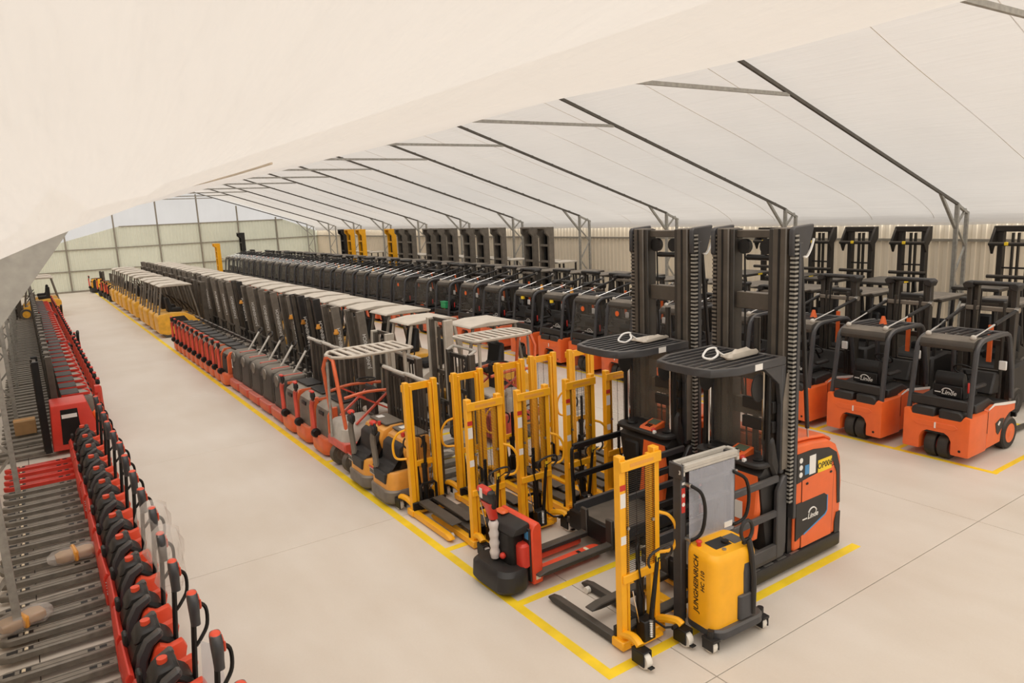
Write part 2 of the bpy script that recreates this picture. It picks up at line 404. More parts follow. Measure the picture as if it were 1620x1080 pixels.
# ceiling liner, right slope and left slope
def interp(K, x):
    for (a, za), (b, zb) in zip(K, K[1:]):
        if x <= b:
            return za + (zb - za) * (x - a) / (b - a)
    return K[-1][1]
def smooth_knots(K, n=8):
    return [(p.x, p.y) for p in spline([(a, b, 0) for a, b in K], n)]
def bays(y): return math.sin(PI * (y - 4.08) / BAY) ** 2
KR = smooth_knots([(RIDGE, 7.78), (13, 6.82), (17, 5.50), (20.2, 4.44), (21.0, 4.10), (21.38, 3.90), (21.52, 3.76), (21.58, 3.56)], 6)
def sheet(name, knots, zf, m):
    ny = 250; vs = []; fs = []; nx = len(knots)
    for j in range(ny + 1):
        y = Y0 + (Y1 - Y0) * j / ny
        for (x, z) in knots: vs.append((x, y, zf(x, z, y)))
    for j in range(ny):
        for i in range(nx - 1):
            a = j * nx + i; fs.append((a, a + 1, a + nx + 1, a + nx))
    return struct(name, MB().poly(vs, fs), m, recalc=False)
ceil_r = sheet('ceiling', KR, lambda x, z, y: z - 0.03 * bays(y) * (1 if x < 21 else 0) + 0.012 * math.sin(y * 2.1 + x), 'liner_canvas')
KL = smooth_knots([(-1.55, 3.45), (-0.95, 4.00), (-0.35, 4.30), (0.2, 4.54), (1.0, 4.785), (2.5, 5.10), (5.0, 5.69), (8.0, 6.58), (RIDGE, 7.78)], 8)
def z_left(x, z, y):
    z += 0.34 * math.exp(-(y / 1.5) ** 2) * math.exp(-((x - 0.1) / 1.3) ** 2)
    e = math.exp(-((x - 2.5) / 4.0) ** 2)
    z += e * (-0.05 * bays(y) + 0.02 * math.sin(y * 0.9 + 1.0) + 0.012 * math.sin(1.7 * y - 2 * x))
    return z
ceil_l = sheet('ceiling', KL, z_left, 'liner_canvas')
for k, y in enumerate(FR[:-1]):
    for dy in (0.95, 2.75):
        path = [(x, y + dy + 0.02 * math.sin(x * 1.3 + k), z - 0.03 * bays(y + dy) - 0.004) for x, z in KR[:-6]]
        obj('seam', MB().tube(path, 0.005, 4), 'sag_cloth', ceil_r)
# liner seam sagging along the left slope near the viewpoint
obj('seam', MB().tube([(0.9 + 0.06 * math.sin(y * 1.1), y, z_left(0.9, interp(KL, 0.9 + 0.06 * math.sin(y * 1.1)), y) - 0.004) for y in [3 + 0.5 * i for i in range(60)]], 0.006, 4), 'sag_cloth', ceil_l)

# steel frames
for k, y in enumerate(FR):
    n += 1
    t = bpy.data.objects.new('trim_%d' % n, None); C.objects.link(t); t['kind'] = 'structure'; t.location = (0, y, 0)
    for sx, X, rr in ((1, lambda v: v, 0), (-1, lambda v: 2 * RIDGE - 0.06 - v, 1)):
        xi, xo = X(20.72), X(21.28)
        obj('column_chord', MB().bar((xi, 0, 0), (xi, 0, 4.15), 0.10, 0.08), 'galvanised', t, smooth=False)
        obj('column_chord', MB().bar((xo, 0, 0), (xo, 0, 3.92), 0.09, 0.08), 'galvanised', t, smooth=False)
        zs = [0.1, 0.8, 1.5, 2.2, 3.0, 3.57]
        for i in range(len(zs) - 1):
            a, b = ((xi, xo) if i % 2 else (xo, xi))
            obj('lacing', MB().bar((a, 0.0, zs[i]), (b, 0.0, zs[i + 1]), 0.045), 'galvanised', t, smooth=False)
        obj('lacing', MB().bar((xi, 0.0, 3.57), (X(21.2), 0.0, 4.0), 0.05), 'galvanised', t, smooth=False)
        obj('knee_brace', MB().bar((xi if sx > 0 else -0.66, 0.02, 3.50), (X(19.82) if sx > 0 else 0.23, 0.02, 4.44 if sx > 0 else 4.66), 0.15 if sx < 0 else 0.07, 0.07 if sx > 0 else 0.16), 'galvanised', t, smooth=False)
        if sx > 0:
            obj('rafter', MB().bar((20.75, 0, 4.13), (RIDGE, 0, 7.65), 0.055, 0.07), 'rafter', t, smooth=False)
            obj('eave_strut', MB().bar((20.70, 0, 4.13), (21.35, 0, 3.86), 0.07), 'galvanised', t, smooth=False)
            mbx = MB()
            for i in range(12):
                xx = 11.2 + 0.82 * i; mbx.bar((xx, 0, z_rafter(xx) + 0.05), (xx + 0.02, 0.16, z_rafter(xx) + 0.08), 0.012)
            obj('liner_clips', mbx, 'mast_dark', t, smooth=False, kind='stuff')
    obj('collar_beam', MB().bar((13.3, 0, 6.56), (8.9, 0, 6.56), 0.05, 0.07), 'galvanised', t, smooth=False)
# ================================================================ foreground machines
# ---- yellow hand stacker: forward +x, pump side -x
def make_stacker(legmat, name, fz=0.0, forks=True):
    t = thing(name, 'x', 'stacker')
    for s in (-1, 1):
        y = s * 0.235
        p = MB().prism([(-0.045, y - 0.039), (0.045, y - 0.039), (0.045, y + 0.039), (-0.045, y + 0.039)], 'z', 0.03, 2.08)
        o = obj('mast_post', p, 'yellow', t, bevel=0.006)
        obj('post_foot', MB().box(-0.09, 0.09, y - 0.075, y + 0.075, 0.02, 0.12), 'yellow', o, bevel=0.012)
        obj('roller_bolt', MB().cyl((-0.04, y - s * 0.06, 1.32), (-0.06, y - s * 0.06, 1.32), 0.018, 8), 'steel', o)
        yi = s * 0.165
        obj('inner_rail', MB().box(-0.035, 0.035, yi - 0.02, yi + 0.02, 0.10, 2.02), 'yellow', t, bevel=0.004)
        ly = s * 0.25
        obj('support_leg', MB().prism([(0.05, 0.02), (1.12, 0.02), (1.2, 0.05), (1.18, 0.08), (1.05, 0.11), (0.05, 0.11)], 'y', ly - 0.042, ly + 0.042), legmat, t, bevel=0.006)
        obj('leg_roller', MB().lathe([(0.0, -0.03), (0.04, -0.03), (0.04, 0.03), (0.0, 0.03)], (1.05, ly - s * 0.065, 0.042), 'y', 10), 'wheel_white', t)
        fy = s * 0.12
        if forks: obj('fork', MB().prism([(0.09, 0.12 + fz), (1.0, 0.12 + fz), (1.12, 0.135 + fz), (1.12, 0.15 + fz), (1.0, 0.165 + fz), (0.09, 0.17 + fz)], 'y', fy - 0.085, fy + 0.085), 'fork_black', t, bevel=0.008)
        arm = obj('caster_arm', MB().tube(spline([(-0.02, y, 0.17), (-0.16, y + s * 0.02, 0.22), (-0.27, y + s * 0.05, 0.235), (-0.325, y + s * 0.06, 0.21)], 3), [0.045] * 10, 8), 'yellow', t)
        c = (-0.335, y + s * 0.06, 0.075)
        cs = obj('caster_fork', MB().box(c[0] - 0.09, c[0] + 0.08, c[1] - 0.058, c[1] - 0.042, 0.045, 0.185).box(c[0] - 0.09, c[0] + 0.08, c[1] + 0.042, c[1] + 0.058, 0.045, 0.185).box(c[0] - 0.09, c[0] + 0.08, c[1] - 0.058, c[1] + 0.058, 0.183, 0.20), 'black', t, bevel=0.004)
        obj('caster_wheel', MB().lathe([(0.02, -0.036), (0.08, -0.036), (0.088, -0.02), (0.088, 0.02), (0.08, 0.036), (0.02, 0.036)], (c[0] - 0.04, c[1], 0.089), 'y', 16), 'wheel_white', cs)
        obj('brake_pedal', MB().box(c[0] - 0.16, c[0] - 0.06, c[1] - 0.03, c[1] + 0.03, 0.045, 0.06), 'black', cs, bevel=0.004)
    tb = obj('top_beam', MB().box(-0.075, -0.045, -0.28, 0.28, 1.93, 2.04), 'yellow', t, bevel=0.006)
    obj('print_strip', MB().box(-0.0775, -0.075, -0.16, 0.16, 1.965, 2.0), 'amber', tb, smooth=False)
    obj('cross_beam', MB().box(-0.07, -0.04, -0.26, 0.26, 0.74, 0.83), 'yellow', t, bevel=0.006)
    obj('base_plate', MB().box(-0.16, 0.09, -0.2, 0.2, 0.05, 0.09), 'yellow', t, bevel=0.006)
    obj('carriage_bar', MB().box(0.05, 0.09, -0.28, 0.28, 0.10, 0.23), 'black', t, bevel=0.006)
    obj('load_backrest', MB().tube([(0.07, -0.13, 0.2), (0.07, -0.13, 0.46), (0.07, -0.1, 0.49), (0.07, 0.1, 0.49), (0.07, 0.13, 0.46), (0.07, 0.13, 0.2)], 0.022, 6), 'black', t)
    mb = MB()
    z = 0.86
    while z < 1.93: mb.box(-0.052, -0.048, -0.2, 0.2, z, z + 0.004); z += 0.021
    for y in (-0.19, -0.06, 0.06, 0.19): mb.box(-0.056, -0.052, y - 0.0022, y + 0.0022, 0.84, 1.94)
    obj('mesh_guard', mb, 'black', t, smooth=False, kind='stuff')
    obj('lift_cylinder', MB().cyl((-0.02, 0.0, 0.09), (-0.02, 0.0, 0.72), 0.042, 12).cyl((-0.02, 0, 0.72), (-0.02, 0, 0.78), 0.05, 12), 'black', t)
    mb = MB().cyl((-0.02, 0.02, 0.7), (-0.02, 0.02, 1.2), 0.022, 8)
    for i in range(26): mb.box(-0.036, -0.004, 0.0, 0.04, 0.80 + i * 0.016, 0.807 + i * 0.016)
    obj('lift_chain', mb, 'black', t, smooth=False)
    obj('pump_body', MB().box(-0.19, -0.06, -0.06, 0.1, 0.09, 0.32), 'black', t, bevel=0.01)
    obj('spring', MB().lathe([(0.0, 0.0)] + [(0.026 if i % 2 else 0.016, 0.012 * i) for i in range(16)] + [(0.0, 0.19)], (-0.2, 0.02, 0.14), 'z', 10), 'steel', t)
    obj('foot_pedal', MB().tube([(-0.14, -0.06, 0.28), (-0.26, -0.12, 0.22), (-0.3, -0.22, 0.21)], 0.014, 6).cyl((-0.3, -0.18, 0.21), (-0.3, -0.30, 0.21), 0.022, 8), 'black', t)
    arm = obj('tiller_arm', MB().tube([(-0.15, -0.02, 0.22), (-0.24, -0.04, 1.02)], [0.028, 0.02], 8), 'black', t)
    loop = [(-0.25, 0.08 + 0.0, 0.95), (-0.27, 0.12, 1.02), (-0.29, 0.11, 1.10), (-0.30, 0.0, 1.14), (-0.30, -0.14, 1.14), (-0.29, -0.19, 1.10), (-0.27, -0.2, 1.03), (-0.25, -0.14, 0.97)]
    obj('tiller_loop', MB().tube(spline(loop, 3), 0.014, 6), 'charcoal', arm)
    obj('release_lever', MB().tube([(-0.25, -0.04, 1.0), (-0.29, -0.12, 1.06)], 0.006, 5), 'black', arm)
    obj('warning_tag', MB().box(-0.252, -0.248, -0.06, -0.02, 0.98, 1.06), 'sign_yellow', arm, smooth=False)
    obj('gas_strut', MB().tube([(-0.12, 0.11, 0.3), (-0.1, 0.17, 0.66)], 0.008, 6), 'chrome', t)
    obj('hose', MB().tube(spline([(-0.08, 0.0, 0.5), (-0.09, 0.07, 0.85), (-0.07, 0.08, 1.05), (-0.04, 0.03, 1.12)], 4), 0.01, 6), 'black', t)
    y = -0.28
    obj('grab_bar', MB().tube(spline([(-0.02, y, 1.36), (-0.07, y - 0.10, 1.31), (-0.10, y - 0.17, 1.18), (-0.10, y - 0.17, 1.0), (-0.08, y - 0.12, 0.92), (-0.02, y, 0.91)], 4), 0.018, 8), 'yellow', t)
    y = 0.235
    obj('sticker', MB().box(-0.047, -0.0455, y - 0.035, y + 0.035, 1.55, 1.70), 'print_white', t, smooth=False)
    obj('sticker', MB().box(-0.047, -0.0455, y - 0.038, y + 0.038, 1.73, 1.79), 'print_red', t, smooth=False)
    obj('sticker', MB().box(-0.047, -0.0455, y - 0.035, y + 0.035, 1.16, 1.25), 'print_white', t, smooth=False)
    return t
stA = Proto(make_stacker('fork_black', 'hand_stacker', 0, False)); stB = Proto(make_stacker('yellow', 'hand_stacker')); stC = Proto(make_stacker('yellow', 'hand_stacker', 0.08))
G = 'yellow hand stackers at the aisle corner'
stA.at(4.82, 5.02, PI / 2, 'yellow hand stacker standing alone at the near corner of the painted bay', G)
for i, (x, y) in enumerate([(4.83, 7.95), (5.60, 7.90), (6.47, 7.93), (7.25, 7.93)]):
    nm = ['behind the red pallet truck, nearest the aisle', 'second from the aisle in the nearer row of four', 'third from the aisle in the nearer row of four', 'last of the nearer row of four, beside the order picker'][i]
    stB.at(x, y, PI / 2 + random.uniform(-.03, .03), 'yellow hand stacker ' + nm, G)
for i, (x, y) in enumerate([(4.65, 9.43), (5.50, 9.47), (6.38, 9.58), (7.10, 9.65), (7.88, 9.58)]):
    nm = ['on the aisle line beside the orange stacker', 'second from the aisle in the farther row of five', 'third from the aisle in the farther row of five', 'fourth from the aisle in the farther row of five', 'last from the aisle in the farther row of five'][i]
    stC.at(x, y, -PI / 2 + random.uniform(-.03, .03), 'yellow hand stacker ' + nm, G)

# ---- linde-like order picker: forks +x, drive body -x (origin under the mast)
def make_picker():
    t = thing('order_picker', 'x', 'order picker')
    W = 0.58
    ch = obj('chassis', MB().prism(rrect(-1.12, 0.98, -W, W, 0.10, 4), 'z', 0.05, 0.22), 'charcoal', t, bevel=0.02, seg=2)
    for i in range(5): obj('step_slot', MB().box(-0.2 + 0.25 * i, -0.04 + 0.25 * i, W - 0.05, W - 0.02, 0.219, 0.224), 'steel', ch, smooth=False)
    obj('skirt_roller', MB().lathe([(0.0, -0.06), (0.055, -0.06), (0.055, 0.06), (0.0, 0.06)], (0.93, W - 0.08, 0.056), 'y', 14), 'wheel_white', t)
    # orange drive body
    prof = [(-1.08, 0.22), (-1.10, 0.9), (-1.06, 1.24), (-0.96, 1.42), (-0.78, 1.52), (-0.45, 1.56), (-0.12, 1.58), (-0.12, 1.32), (-0.10, 0.22)]
    bd = obj('drive_body', MB().prism(prof, 'y', -W + 0.03, W - 0.03), 'orange', t, bevel=0.05, seg=3)
    ys = W - 0.03
    def side(nm, pts, m, th=0.008, b=0.0): return obj(nm, MB().prism(pts, 'y', ys - 0.002, ys + th), m, bd, bevel=b)
    side('side_trim', [(-0.13, 1.10), (-0.13, 1.47), (-0.45, 1.47), (-0.78, 1.42), (-0.95, 1.32), (-1.03, 1.12), (-1.06, 0.62), (-1.0, 0.62), (-0.965, 1.05), (-0.88, 1.22), (-0.7, 1.17)], 'charcoal')
    side('door_gap', [(-0.232, 0.232), (-0.232, 1.128), (-0.908, 1.168), (-0.888, 0.232)], 'black', 0.006)
    side('side_door', [(-0.24, 0.24), (-0.24, 1.12), (-0.90, 1.16), (-0.88, 0.24)], 'orange', 0.010, 0.004)
    side('door_panel', [(-0.12, 0.36), (-0.12, 0.84), (-0.70, 0.84), (-0.76, 0.80), (-0.76, 0.60), (-0.72, 0.56)], 'charcoal', 0.014, 0.003)
    side('blue_edge', [(-0.28, 0.42), (-0.72, 0.56), (-0.76, 0.60), (-0.76, 0.80), (-0.775, 0.80), (-0.775, 0.59), (-0.735, 0.545), (-0.28, 0.40)], 'print_blue', 0.016)
    side('corner_cap', [(-0.95, 0.22), (-1.07, 0.22), (-1.075, 0.5), (-0.99, 0.5), (-0.95, 0.38)], 'charcoal', 0.012, 0.004)
    for px, pz in ((-0.33, 1.06), (-0.83, 1.09)): obj('door_latch', MB().ball((px, ys + 0.012, pz), 0.022, 1.2, 0.5, 0.7), 'black', bd)
    side('sticker', [(-0.37, 1.16), (-0.37, 1.40), (-0.50, 1.40), (-0.50, 1.16)], 'print_white', 0.011)
    side('sticker', [(-0.28, 1.18), (-0.28, 1.30), (-0.365, 1.30), (-0.365, 1.18)], 'print_blue', 0.011)
    side('plate', [(-0.55, 1.14), (-0.55, 1.30), (-0.84, 1.30), (-0.84, 1.14)], 'sign_yellow', 0.011)
    for zz in (1.20, 1.29, 1.38): obj('sticker', MB().cyl((-0.2, ys, zz), (-0.2, ys + 0.011, zz), 0.034, 12), 'print_white', bd)
    lettering('OP006', 0.11, 'print_black', bd, (-0.695, ys + 0.012, 1.22), (PI / 2, 0, PI))
    lettering('Linde', 0.10, 'print_white', bd, (-0.46, ys + 0.016, 0.62), (PI / 2, 0, PI), shear=0.25)
    ar = [(-0.45 + 0.085 * math.cos(math.radians(a)), ys + 0.016, 0.645 + 0.075 * math.sin(math.radians(a))) for a in range(20, 165, 12)]
    obj('logo_arch', MB().tube(ar, 0.009, 6), 'print_white', bd)
    obj('logo_bar', MB().box(-0.34, -0.25, ys + 0.012, ys + 0.018, 0.60, 0.615), 'print_white', bd, smooth=False)
    obj('mast_gap_panel', MB().box(-0.10, -0.02, -W + 0.06, W - 0.06, 0.22, 1.3), 'black', t)
    obj('top_cover', MB().prism([(-0.14, 1.585), (-0.45, 1.565), (-0.78, 1.525), (-0.95, 1.44), (-0.95, 1.49), (-0.78, 1.575), (-0.45, 1.61), (-0.14, 1.63)], 'y', -W + 0.12, W - 0.1), 'orange', t, bevel=0.02)
    # mast
    for s in (-1, 1):
        o = obj('mast_rail', MB().box(-0.13, 0.10, s * 0.40 - 0.09, s * 0.40 + 0.09, 0.22, 4.17), 'mast_brown', t, bevel=0.012)
        obj('inner_rail', MB().box(-0.09, 0.075, s * 0.275 - 0.03, s * 0.275 + 0.03, 0.3, 4.16), 'mast_dark', t, bevel=0.006)
        obj('mast_groove', MB().box(0.095, 0.108, s * 0.40 - 0.012, s * 0.40 + 0.012, 0.24, 4.16), 'black', o, smooth=False)
        y = s * 0.555
        chn = MB().box(0.005, 0.055, y - 0.028, y + 0.028, 0.9, 4.10)
        obj('cable_chain', chn, 'black', t, smooth=False)
        mb = MB(); z = 0.92
        while z < 4.08: mb.box(0.0, 0.064, y - 0.034, y + 0.034, z, z + 0.022); z += 0.05
        obj('chain_links', mb, 'galvanised' if s > 0 else 'mast_grey', t, smooth=False)
        obj('chain_guide', MB().box(-0.06, -0.005, y - 0.04, y + 0.045, 0.7, 4.0), 'guard_grey', t, bevel=0.006)
        obj('pulley_cover', MB().prism([(0.09, 3.86), (0.09, 4.14), (0.06, 4.18), (-0.30, 4.20), (-0.30, 4.15), (-0.2, 3.88), (-0.16, 3.84), (0.05, 3.83)], 'y', y - 0.045, y + 0.02), 'guard_grey', t, bevel=0.012)
        pl = obj('pulley', MB().lathe([(0.0, -0.03), (0.09, -0.03), (0.09, 0.03), (0.0, 0.03)], (-0.02, s * 0.16, 3.95), 'x', 16), 'black', t)
        st = obj('tilt_strut', MB().tube([(-0.16, s * 0.50, 3.95), (-0.45, s * 0.46, 1.72)], 0.026, 8), 'charcoal', t)
        obj('strut_end', MB().tube([(-0.45, s * 0.46, 1.72), (-0.47, s * 0.46, 1.58)], 0.012, 6), 'steel', st)
        obj('hose', MB().tube(spline([(-0.10, y, 3.86), (-0.18, y + 0.01, 3.83), (-0.26, y + 0.01, 3.92), (-0.31, y + 0.01, 4.03)], 4), 0.014, 6), 'white', t)
    for z, h in ((4.10, 0.09), (3.30, 0.20), (2.42, 0.18), (1.98, 0.20), (1.2, 0.16)):
        obj('mast_crossbar', MB().box(-0.10, 0.02, -0.34, 0.34, z - h / 2, z + h / 2), 'mast_brown', t, bevel=0.008)
    obj('sheave_axle', MB().cyl((-0.02, -0.12, 3.82), (-0.02, 0.28, 3.82), 0.035, 8), 'black', t)
    obj('lift_cable', MB().tube([(-0.02, -0.16, 3.9), (-0.03, -0.14, 2.5), (-0.05, -0.10, 1.0)], 0.012, 6), 'black', t)
    obj('lift_cylinder', MB().cyl((-0.04, 0.02, 0.3), (-0.04, 0.02, 3.1), 0.04, 10), 'mast_dark', t)
    # cab
    z0 = 0.30
    obj('platform', MB().box(0.12, 1.32, -0.55, 0.55, z0 - 0.06, z0), 'charcoal_dusty', t, bevel=0.01)
    obj('platform_front', MB().box(1.26, 1.40, -0.55, 0.55, 0.16, z0 + 0.03), 'black', t, bevel=0.01)
    obj('console_base', MB().prism([(0.12, z0), (0.12, 1.40), (0.30, 1.45), (0.46, 1.30), (0.40, 0.9), (0.30, z0)], 'y', -0.46, 0.46), 'charcoal', t, bevel=0.03, seg=2)
    cs = obj('console', MB().prism(rrect(0.06, 0.52, -0.5, 0.5, 0.12, 4), 'z', 1.40, 1.47), 'charcoal', t, bevel=0.02)
    obj('display_frame', MB().prism([(0.22, 1.465), (0.48, 1.465), (0.46, 1.50), (0.22, 1.56)], 'y', -0.04, 0.20), 'orange', cs, bevel=0.006)
    obj('display', MB().prism([(0.24, 1.557), (0.36, 1.527), (0.36, 1.531), (0.24, 1.561)], 'y', 0.0, 0.16), 'screen', cs, smooth=False)
    mb = MB()
    for i in range(3):
        for j in range(3): mb.box(0.375 + 0.024 * i, 0.39 + 0.024 * i, 0.03 + 0.035 * j, 0.055 + 0.035 * j, 1.50, 1.528 - 0.006 * i)
    obj('keypad', mb, 'black', cs, smooth=False)
    obj('control_wheel', MB().lathe([(0.0, 0.0), (0.075, 0.0), (0.08, 0.02), (0.07, 0.04), (0.0, 0.045)], (0.38, -0.28, 1.465), 'z', 16), 'black', cs)
    obj('control_wheel', MB().lathe([(0.0, 0.0), (0.06, 0.0), (0.065, 0.02), (0.0, 0.03)], (0.36, 0.36, 1.465), 'z', 14), 'black', cs)
    obj('stop_button', MB().ball((0.46, 0.22, 1.49), 0.035), 'red', cs)
    obj('white_switch', MB().box(0.47, 0.51, 0.24, 0.29, 1.45, 1.50), 'white', cs, bevel=0.008)
    obj('armrest', MB().prism([(0.2, 1.2), (0.34, 1.45), (0.34, 1.72), (0.26, 1.78), (0.16, 1.4)], 'y', 0.40, 0.52), 'charcoal', t, bevel=0.03)
    ZR = 2.62
    for s in (-1, 1):
        obj('guard_post', MB().bar((0.14, s * 0.50, 1.3), (0.14, s * 0.50, ZR), 0.07), 'guard_grey', t, bevel=0.01)
        obj('guard_bracket', MB().prism([(0.1, ZR), (0.1, 2.15), (0.18, 2.15), (0.22, 2.4), (0.5, ZR)], 'y', s * 0.5 - 0.03, s * 0.5 + 0.03), 'guard_grey', t, bevel=0.006)
        obj('side_screen', MB().prism([(-0.02, 1.35), (0.16, 1.35), (0.16, 2.2), (0.10, 2.5), (0.02, 2.55), (-0.02, 2.55)], 'y', s * 0.54 - 0.004, s * 0.54 + 0.004), 'mast_grey', t, smooth=False)
        obj('chrome_pole', MB().cyl((0.32, s * 0.40, 1.46), (0.32, s * 0.40, ZR), 0.022, 8), 'chrome', t)
        obj('dark_pole', MB().cyl((0.32, s * 0.46, 1.46), (0.32, s * 0.46, ZR), 0.03, 8), 'black', t)
        obj('mirror', MB().prism(arc(0.4, 2.36, 0.13, 0, 360, 14, 1.3)[:-1], 'y', s * 0.38 - 0.012, s * 0.38 + 0.012), 'charcoal', t, bevel=0.005)
        # side gate
        for z in (1.25, 0.82): obj('gate_rail', MB().box(0.20, 1.28, s * 0.52 - 0.024, s * 0.52 + 0.024, z - 0.042, z + 0.042), 'guard_grey' if s > 0 else 'black', t, bevel=0.01)
        obj('gate_sill', MB().box(0.10, 1.30, s * 0.52 - 0.03, s * 0.52 + 0.03, z0 - 0.02, z0 + 0.13), 'guard_grey', t, bevel=0.008)
        obj('gate_post', MB().prism([(0.10, 0.25), (0.24, 0.25), (0.24, 1.1), (0.12, 1.27), (0.06, 1.27), (0.06, 0.4)], 'y', s * 0.525 - 0.03, s * 0.525 + 0.03), 'guard_grey', t, bevel=0.012)
        obj('gate_loop', MB().tube(spline([(1.28, s * 0.52, 0.34), (1.30, s * 0.52, 1.1), (1.26, s * 0.52, 1.24), (1.1, s * 0.52, 1.26)], 4), 0.026, 8), 'black', t)
    obj('front_rail', MB().tube([(1.30, -0.52, 1.05), (1.32, -0.3, 1.12), (1.32, 0.3, 1.12), (1.30, 0.52, 1.05)], 0.026, 8), 'black', t) if False else None
    obj('windscreen', MB().box(0.205, 0.213, -0.42, 0.42, 1.5, ZR - 0.03), 'smoked_sheet', t, smooth=False)
    for z in (2.1, 1.86): obj('screen_bracket', MB().box(0.17, 0.23, 0.02, 0.46, z - 0.07, z + 0.07), 'charcoal', t, bevel=0.006)
    fr = [(0.12, -0.54), (0.95, -0.54), (1.25, -0.40), (1.30, -0.2), (1.30, 0.2), (1.25, 0.40), (0.95, 0.54), (0.12, 0.54)]
    ri = [(0.17, -0.49), (0.93, -0.49), (1.20, -0.37), (1.25, -0.19), (1.25, 0.19), (1.20, 0.37), (0.93, 0.49), (0.17, 0.49)]
    mb = MB(); k = len(fr); vs = [(x, y, ZR) for x, y in fr] + [(x, y, ZR) for x, y in ri] + [(x, y, ZR + 0.09) for x, y in fr] + [(x, y, ZR + 0.09) for x, y in ri]
    fs = []
    for i in range(k):
        j = (i + 1) % k
        fs += [(i, j, 2 * k + j, 2 * k + i), (k + j, k + i, 3 * k + i, 3 * k + j), (2 * k + i, 2 * k + j, 3 * k + j, 3 * k + i), (j, i, k + i, k + j)]
    rf = obj('guard_roof', mb.poly(vs, fs), 'guard_grey', t, bevel=0.006)
    for i in range(8):
        y = -0.40 + 0.8 * i / 7; obj('roof_slat', MB().box(0.15, 1.24 - 0.25 * max(0, abs(y) - 0.25), y - 0.012, y + 0.012, ZR + 0.055, ZR + 0.085), 'guard_grey', rf, bevel=0.003)
    obj('roof_tag', MB().box(0.55, 0.68, 0.541, 0.544, ZR + 0.01, ZR + 0.08), 'print_white', rf, smooth=False)
    # backrest, lower machinery, red pads
    obj('fork_carriage', MB().box(1.38, 1.46, -0.42, 0.48, 0.165, 0.42), 'black', t, bevel=0.01)
    for i in range(6): obj('carriage_valve', MB().box(1.40, 1.44, -0.50 + 0.18 * i, -0.42 + 0.18 * i, 0.2, 0.28), 'mast_dark', t, bevel=0.004)
    for s in (-1, 1):
        obj('fork', MB().prism([(1.42, 0.165), (2.50, 0.165), (2.64, 0.18), (2.64, 0.20), (2.50, 0.225), (1.48, 0.23), (1.48, 0.55), (1.43, 0.55)], 'y', 0.16 + s * 0.25 - 0.062, 0.16 + s * 0.25 + 0.062), 'fork_black', t, bevel=0.012)
        obj('knee_pad', MB().box(0.42, 0.48, s * 0.22 - 0.14, s * 0.22 + 0.14, 0.85, 1.25), 'seat_black', t, bevel=0.03)
    obj('red_pad', MB().prism([(0.50, 1.35), (0.56, 0.80), (0.60, 0.55), (0.50, 0.55), (0.44, 0.9)], 'y', 0.05, 0.48), 'orange', t, bevel=0.02)
    obj('paper_note', MB().box(0.585, 0.590, 0.18, 0.32, 0.78, 1.0), 'print_white', t, smooth=False)
    return t
pk = Proto(make_picker())
p1 = pk.at(7.22, 5.46, PI, 'orange and black order picker with tall twin mast, nearest machine in the painted bay', 'tall order pickers')
p0 = pk.at(7.22, 6.92, PI, 'orange and black order picker with tall twin mast, behind the nearest one', 'tall order pickers')
for k, (bx, by) in enumerate(((6.78, 5.32), (6.84, 6.80))):
    mb = MB().loft([[(bx + u * s, by + v * s, 2.715 + h * (0.75 + 0.35 * math.sin(13 * u + 9 * v + k))) for u, v in [(uu * (1 + 0.16 * math.sin(11 * uu + 17 * vv + k)), vv * (1 + 0.3 * math.sin(9 * uu + 2 + k))) for uu, vv in rrect(-0.26, 0.24, -0.10, 0.11, 0.05, 5)]] for s, h in ((1, 0.0), (1.03, 0.02), (0.92, 0.06), (0.7, 0.05), (0.4, 0.09), (0.15, 0.06))])
    tag(obj('dust_cover', mb, 'beige_dusty'), ['folded dusty cloth on the roof of the nearest order picker', 'folded dusty cloth on the roof of the rear order picker'][k], 'cloth')
    cx, cy = bx - 0.38, by + 0.1
    pth = [(cx + (0.09 + 0.02 * math.sin(3 * a)) * math.cos(a), cy + 0.07 * math.sin(a), 2.73 + 0.05 * (1 + math.sin(a + 1))) for a in [2 * PI * i / 22 for i in range(22)]] + [(cx + 0.2, cy - 0.03, 2.73), (cx + 0.35, cy - 0.1, 2.72)]
    tag(obj('cable_loop', MB().tube(spline(pth, 2), 0.013, 6), 'white'), ['white cable loop lying on the roof of the nearest order picker', 'white cable loop lying on the roof of the rear order picker'][k], 'cable')

